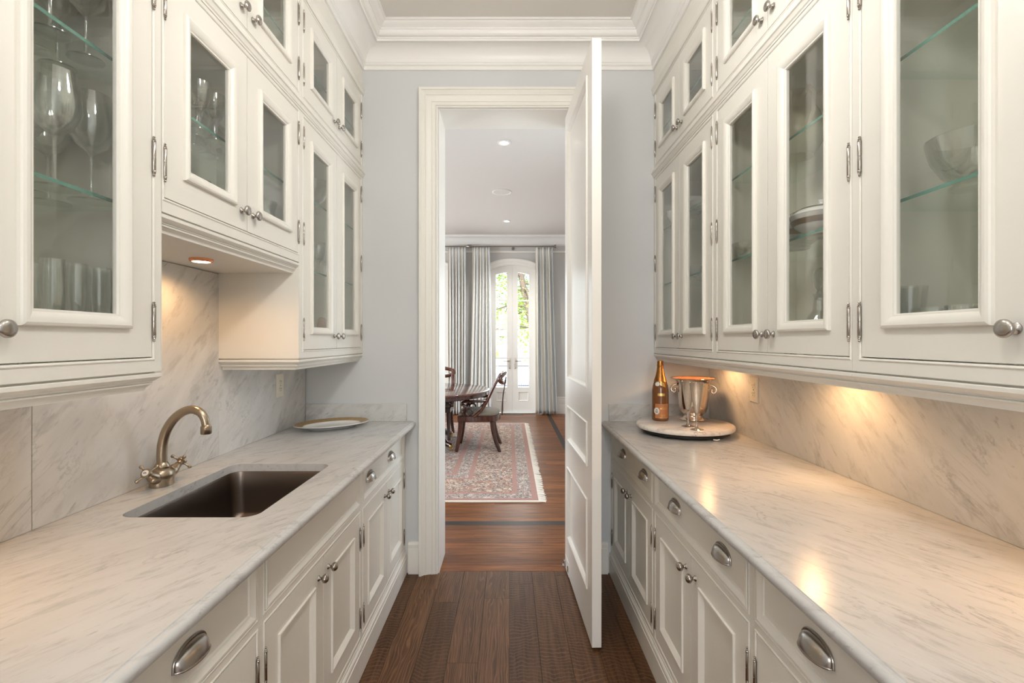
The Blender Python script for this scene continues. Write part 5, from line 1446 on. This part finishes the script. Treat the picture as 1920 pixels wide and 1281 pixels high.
# ------------------------------------------------------------------ armchairs (local frame: faces +Y, origin on the rug under the seat)
def make_chair(loc, rotz, label, group):
    ch = empty('dining_armchair', (0, 0, 0), label, 'chair', group)
    W, F, B = 0.265, 0.26, -0.27       # half width, front, back
    # seat frame with rounded rear
    def seat_loop(k, z):
        pts = [(W * k, F * k), (-W * k, F * k)]
        for i in range(13):
            a = pi + pi * i / 12
            pts.append((W * k * cos(a), B * k * 0.62 + W * k * 0.42 * sin(a) * 0.95))
        return [(p[0], p[1], z) for p in pts]
    MB().loft([seat_loop(0.97, 0.375), seat_loop(1.0, 0.382), seat_loop(1.0, 0.442), seat_loop(0.96, 0.450), seat_loop(0.85, 0.450)]).build('seat_frame', 'mahog', ch, angle=35)
    MB().loft([seat_loop(0.93, 0.446), seat_loop(0.96, 0.462), seat_loop(0.94, 0.482), seat_loop(0.82, 0.500), seat_loop(0.5, 0.512), seat_loop(0.1, 0.515)]).build('seat', 'seat', ch, angle=60)
    for sx in (-1, 1):
        # sabre legs
        P = cr([(sx * 0.232, 0.225, 0.40), (sx * 0.236, 0.232, 0.28), (sx * 0.242, 0.250, 0.14), (sx * 0.248, 0.272, 0.02), (sx * 0.249, 0.275, 0.0)], 4)
        MB().tube(P, [0.030 - 0.010 * i / (len(P) - 1) for i in range(len(P))], 10).build('leg', 'mahog', ch, angle=60)
        P = cr([(sx * 0.222, -0.170, 0.40), (sx * 0.226, -0.180, 0.28), (sx * 0.234, -0.212, 0.14), (sx * 0.244, -0.258, 0.02), (sx * 0.245, -0.262, 0.0)], 4)
        MB().tube(P, [0.030 - 0.010 * i / (len(P) - 1) for i in range(len(P))], 10).build('leg', 'mahog', ch, angle=60)
        # swept rail from the seat side to the crest
        P = cr([(sx * 0.255, 0.050, 0.445), (sx * 0.255, -0.035, 0.520), (sx * 0.252, -0.110, 0.640), (sx * 0.248, -0.180, 0.790), (sx * 0.244, -0.245, 0.905), (sx * 0.242, -0.272, 0.945)], 4)
        MB().tube(P, [0.034 - 0.008 * i / (len(P) - 1) for i in range(len(P))], 14, flat=0.62).build('back_post', 'mahogx', ch, angle=50)
        # thin rear stile
        P = cr([(sx * 0.170, -0.295, 0.445), (sx * 0.175, -0.298, 0.60), (sx * 0.180, -0.318, 0.78), (sx * 0.185, -0.342, 0.900)], 4)
        MB().tube(P, [0.007 + 0.003 * abs(1 - 2 * i / (len(P) - 1)) for i in range(len(P))], 8).build('back_stile', 'mahog', ch, angle=50)
        # arm with a scroll support in front
        P = cr([(sx * 0.250, -0.112, 0.642), (sx * 0.262, -0.050, 0.634), (sx * 0.270, 0.060, 0.632), (sx * 0.270, 0.150, 0.630), (sx * 0.268, 0.195, 0.616), (sx * 0.266, 0.205, 0.592), (sx * 0.265, 0.170, 0.578), (sx * 0.264, 0.165, 0.548), (sx * 0.262, 0.190, 0.500), (sx * 0.258, 0.185, 0.450)], 4)
        ar = MB().tube(P, [0.022] * len(P), 8, flat=0.8).build('arm', 'mahog', ch, angle=50)
        P = [(sx * 0.262, 0.110 + 0.045 * cos(t) * (1 - 0.05 * t), 0.498 + 0.045 * sin(t) * (1 - 0.05 * t)) for t in [-1.4 + 0.42 * i for i in range(17)]]
        MB().tube(P, 0.013, 8).build('arm_scroll', 'mahog', ar, angle=50)
    # pierced oval crest: a hoop bowed backwards between the posts
    P = [(0.262 * cos(a), -0.266 - 0.052 * sin(a) ** 2 - 0.012 * sin(a), 0.908 + 0.064 * sin(a)) for a in [2 * pi * i / 40 for i in range(40)]]
    MB().tube(P, 0.027, 12, closed=True).build('crest_hoop', 'mahogx', ch, angle=70)
    ch.location = loc; ch.rotation_euler = (0, 0, rotz)
    return ch
c1 = make_chair((-0.385, 6.285, 0.0145), radians(90), 'mahogany armchair with taupe seat, side on at the right of the table', 'dining armchairs at the round table')
dup(c1, (-1.09, 7.02, 0.0145), radians(180), 'mahogany armchair behind the table, partly hidden by the door frame')

# ------------------------------------------------------------------ curtains and rods
CY = YF - 0.13
def curtain(x0, x1, b0, b1, k, seed, label, z1=3.160):
    rnd = random.Random(seed)
    ph = [rnd.uniform(0, 6.28) for _ in range(4)]
    def f(u, v):
        s = 1 - v                                   # 0 top, 1 bottom
        a = x0 + (x1 - x0) * u; b = b0 + (b1 - b0) * u
        x = a + (b - a) * s ** 1.3
        am = 0.020 + 0.028 * min(1.0, s * 4)
        w = 2 * pi * k * u
        y = am * sin(w + 0.35 * sin(2.3 * s + ph[0])) + 0.012 * sin(0.5 * w + ph[1] + 1.2 * s) + 0.008 * sin(2 * w + ph[2]) * s
        x += 0.010 * cos(w + ph[3]) * min(1.0, s * 3)
        pinch = math.exp(-((s - 0.035) / 0.02) ** 2)
        return (x, CY + y * (1 - 0.45 * pinch), z1 - (z1 - 0.016) * s)
    mb = MB().grid(f, k * 14, 44)
    me = mb.mesh('curtain', 'curtain', (0.5 * (x0 + x1), CY, 0.016), angle=180, flip=False)
    uv = me.uv_layers.new(name='uv')
    nu = k * 14 + 1
    for l in me.loops:
        i = l.vertex_index
        uv.data[l.index].uv = ((i % nu) / (nu - 1), (i // nu) / 44)
    o = bpy.data.objects.new('curtain', me); COL.objects.link(o)
    o.location = (0.5 * (x0 + x1), CY, 0.016)
    so = o.modifiers.new('cloth', 'SOLIDIFY'); so.thickness = 0.003
    return tag(o, label, 'curtain', 'pleated silk curtains')
PX = lambda px: (px - 955) / 907.0 * CY
curtain(PX(840), PX(874), PX(841), PX(873), 6, 1, 'pale pleated silk curtain at the left edge of the doorway view')
curtain(PX(886), PX(919), PX(879), PX(922), 6, 2, 'pale pleated silk curtain left of the garden doors')
curtain(PX(1004), PX(1037), PX(1005), PX(1046), 6, 3, 'pale pleated silk curtain with blue shading right of the garden doors')
curtain(-2.52, -2.18, -2.55, -2.15, 6, 4, 'pale pleated silk curtain beyond the left garden doors, out of view')
def rod(xa, xb, label, brs):
    zr, yr = 3.178, CY
    o = empty('curtain_rod', ((xa + xb) / 2, yr, zr), label, 'curtain rod', 'curtain rods over the garden doors')
    MB().tube([(xa, yr, zr), (xb, yr, zr)], 0.0135, 12).build('pole', 'rod', o)
    for x, s in ((xa, -1), (xb, 1)):
        MB().lathe([(0, 0), (0.017, 0), (0.019, 0.008), (0.014, 0.013), (0.022, 0.04), (0.034, 0.066), (0.036, 0.072), (0.030, 0.075), (0, 0.075)], 16, axis_mat((x, yr, zr), (s, 0, 0))).build('finial', 'rod', o)
    for x in brs:
        MB().tube([(x, YF - 0.001, zr - 0.02), (x, yr + 0.03, zr - 0.02), (x, yr, zr - 0.018)], 0.008, 8).lathe([(0, 0), (0.028, 0), (0.026, 0.008), (0, 0.01)], 14, axis_mat((x, YF, zr - 0.02), (0, -1, 0))).lathe([(0, -0.03), (0.02, -0.02), (0.02, 0.005), (0, 0.01)], 12, Matrix.Translation((x, yr, zr - 0.022))).build('bracket', 'rod', o)
rod(PX(888), PX(1035), 'bronze curtain rod with trumpet finials over the garden doors in view', (PX(962),))
rod(-2.50, PX(872), 'bronze curtain rod over the left garden doors, mostly out of view', (-1.61,))

# ------------------------------------------------------------------ outside: porch, iron railing, garden, tree, house across the street
G0 = -0.85
g = struct(MB().box((-80, YF + 2.6, G0 - 0.4), (80, 62, G0)), 'paving_ground', 'ground')
p_ = struct(MB().box((-6, YF + 0.205, -0.25), (6, YF + 2.6, -0.015)), 'porch_floor', 'ground')
tag(MB().box((-80, 62, G0 - 0.4), (-0.6, 95, G0 + 0.03)).build('lawn', 'grass', origin=(-20, 78, G0)), 'green lawn across the street', 'lawn', kind='structure')
tag(MB().box((-0.6, 62, G0 - 0.4), (80, 95, G0 + 0.0)).build('street', 'road', origin=(20, 78, G0)), 'grey street beside the lawn', 'street', kind='structure')
struct(MB().box((-80, 95, G0 - 0.4), (80, 140, G0 + 0.05)), 'far_ground', 'ground')
ry = 22.0
RZ = 0.245
rl = empty('iron_railing', (0, ry, G0), 'black iron garden railing with thin balusters beyond the garden doors', 'railing')
MB().box((-4, ry - 0.02, RZ - 0.035), (4, ry + 0.02, RZ)).build('top_rail', 'rail', rl, bevel=0.004)
MB().box((-4, ry - 0.015, RZ - 0.92), (4, ry + 0.015, RZ - 0.89)).build('bottom_rail', 'rail', rl, bevel=0.004)
bal = MB().lathe([(0.0065, 0), (0.0065, 0.36), (0.011, 0.375), (0.011, 0.385), (0.0065, 0.40), (0.0065, 0.86)], 8).mesh('baluster', 'rail')
x = -3.95
while x < 3.95:
    inst(bal, 'baluster', rl, (x, ry, RZ - 0.895)); x += 0.10
for x in (-3.98, -0.9, 1.35, 3.98):
    MB().box((x - 0.025, ry - 0.025, G0), (x + 0.025, ry + 0.025, RZ + 0.06)).lathe([(0, 0), (0.03, 0.0), (0.034, 0.02), (0.02, 0.045), (0, 0.05)], 12, Matrix.Translation((x, ry, RZ + 0.06))).build('post', 'rail', rl)

tr_ = empty('street_tree', (1.0, 19.0, G0), 'leafy tree with a leaning trunk outside the garden doors', 'tree')
P = cr([(1.45, 19.0, G0 - 0.1), (1.10, 19.0, 1.0), (0.80, 19.0, 2.4), (0.47, 19.0, 3.9), (0.22, 19.0, 5.2), (0.05, 19.1, 6.6), (0.0, 19.0, 8.0)], 5)
MB().tube(P, [0.17 - 0.11 * i / (len(P) - 1) for i in range(len(P))], 12).build('trunk', 'bark', tr_, angle=60)
rnd = random.Random(5)
tips = []
for k in range(34):
    i = rnd.randrange(8, len(P)); p0 = Vector(P[i]); a = rnd.uniform(0, 6.28); l = rnd.uniform(1.4, 3.4)
    q = [p0 + Vector((cos(a) * l * t, sin(a) * l * t * 0.8, l * (0.32 * t - 0.55 * t * t))) for t in (0, 0.3, 0.6, 1.0)]
    MB().tube(q, [0.05, 0.035, 0.022, 0.008], 6).build('branch', 'bark', tr_, angle=60)
    tips.append(q)
mb = MB()
for k in range(15000):
    q = rnd.choice(tips); t = rnd.uniform(0.15, 1.0)
    j = min(int(t * 3), 2); b = q[j].lerp(q[j + 1], t * 3 - j)
    c = b + Vector((rnd.gauss(0, 0.34), rnd.gauss(0.8, 0.34), rnd.gauss(-0.30, 0.42)))
    s = rnd.uniform(0.038, 0.072)
    e = Euler((rnd.uniform(-0.9, 0.9), rnd.uniform(-0.9, 0.9), rnd.uniform(0, 6.28))).to_matrix()
    pts = [c + e @ Vector(v) for v in ((0, -s, 0), (s * 0.62, -s * 0.1, s * 0.16), (0, s * 1.2, -s * 0.1), (-s * 0.62, -s * 0.1, s * 0.16))]
    mb.add([tuple(p) for p in pts], [(0, 1, 2), (0, 2, 3)])
tag(mb.build('leaves', 'leaf', tr_, angle=180, flip=False), kind='stuff')

hs_ = empty('house', (-3, 104, G0), 'pale house across the street with dark windows and a grey roof', 'house')
MB().box((-16, 100, G0), (16, 112, 6.0)).build('wall', 'house', hs_)
MB().add([(-17, 99.2, 5.9), (17, 99.2, 5.9), (17, 113, 5.9), (-17, 113, 5.9), (-17, 106, 10), (17, 106, 10)], [(0, 1, 5, 4), (2, 3, 4, 5), (0, 4, 3), (1, 2, 5), (0, 3, 2, 1)]).build('roof', 'roof', hs_)
for (x, z, w, h) in ((-1.6, 0.3, 1.3, 2.1), (-5.0, 0.4, 1.6, 1.7), (7.6, 0.4, 1.8, 1.7), (-9, 0.4, 1.6, 1.7), (11.5, 0.4, 1.6, 1.7), (-5, 3.4, 1.5, 1.6), (-1.2, 3.4, 1.5, 1.6), (2.6, 3.4, 1.5, 1.6)):
    f = MB(lambda n, a, b: (a, 100 - n, b)).rect_sweep([(0, 0), (0, 0.12), (0.16, 0.12), (0.16, 0)], x - w / 2, x + w / 2, z, z + h).build('window', 'trim', hs_)
    MB().box((x - w / 2 + 0.16, 99.98, z + 0.16), (x + w / 2 - 0.16, 100.02, z + h - 0.16)).build('pane', 'dark_glass', f)
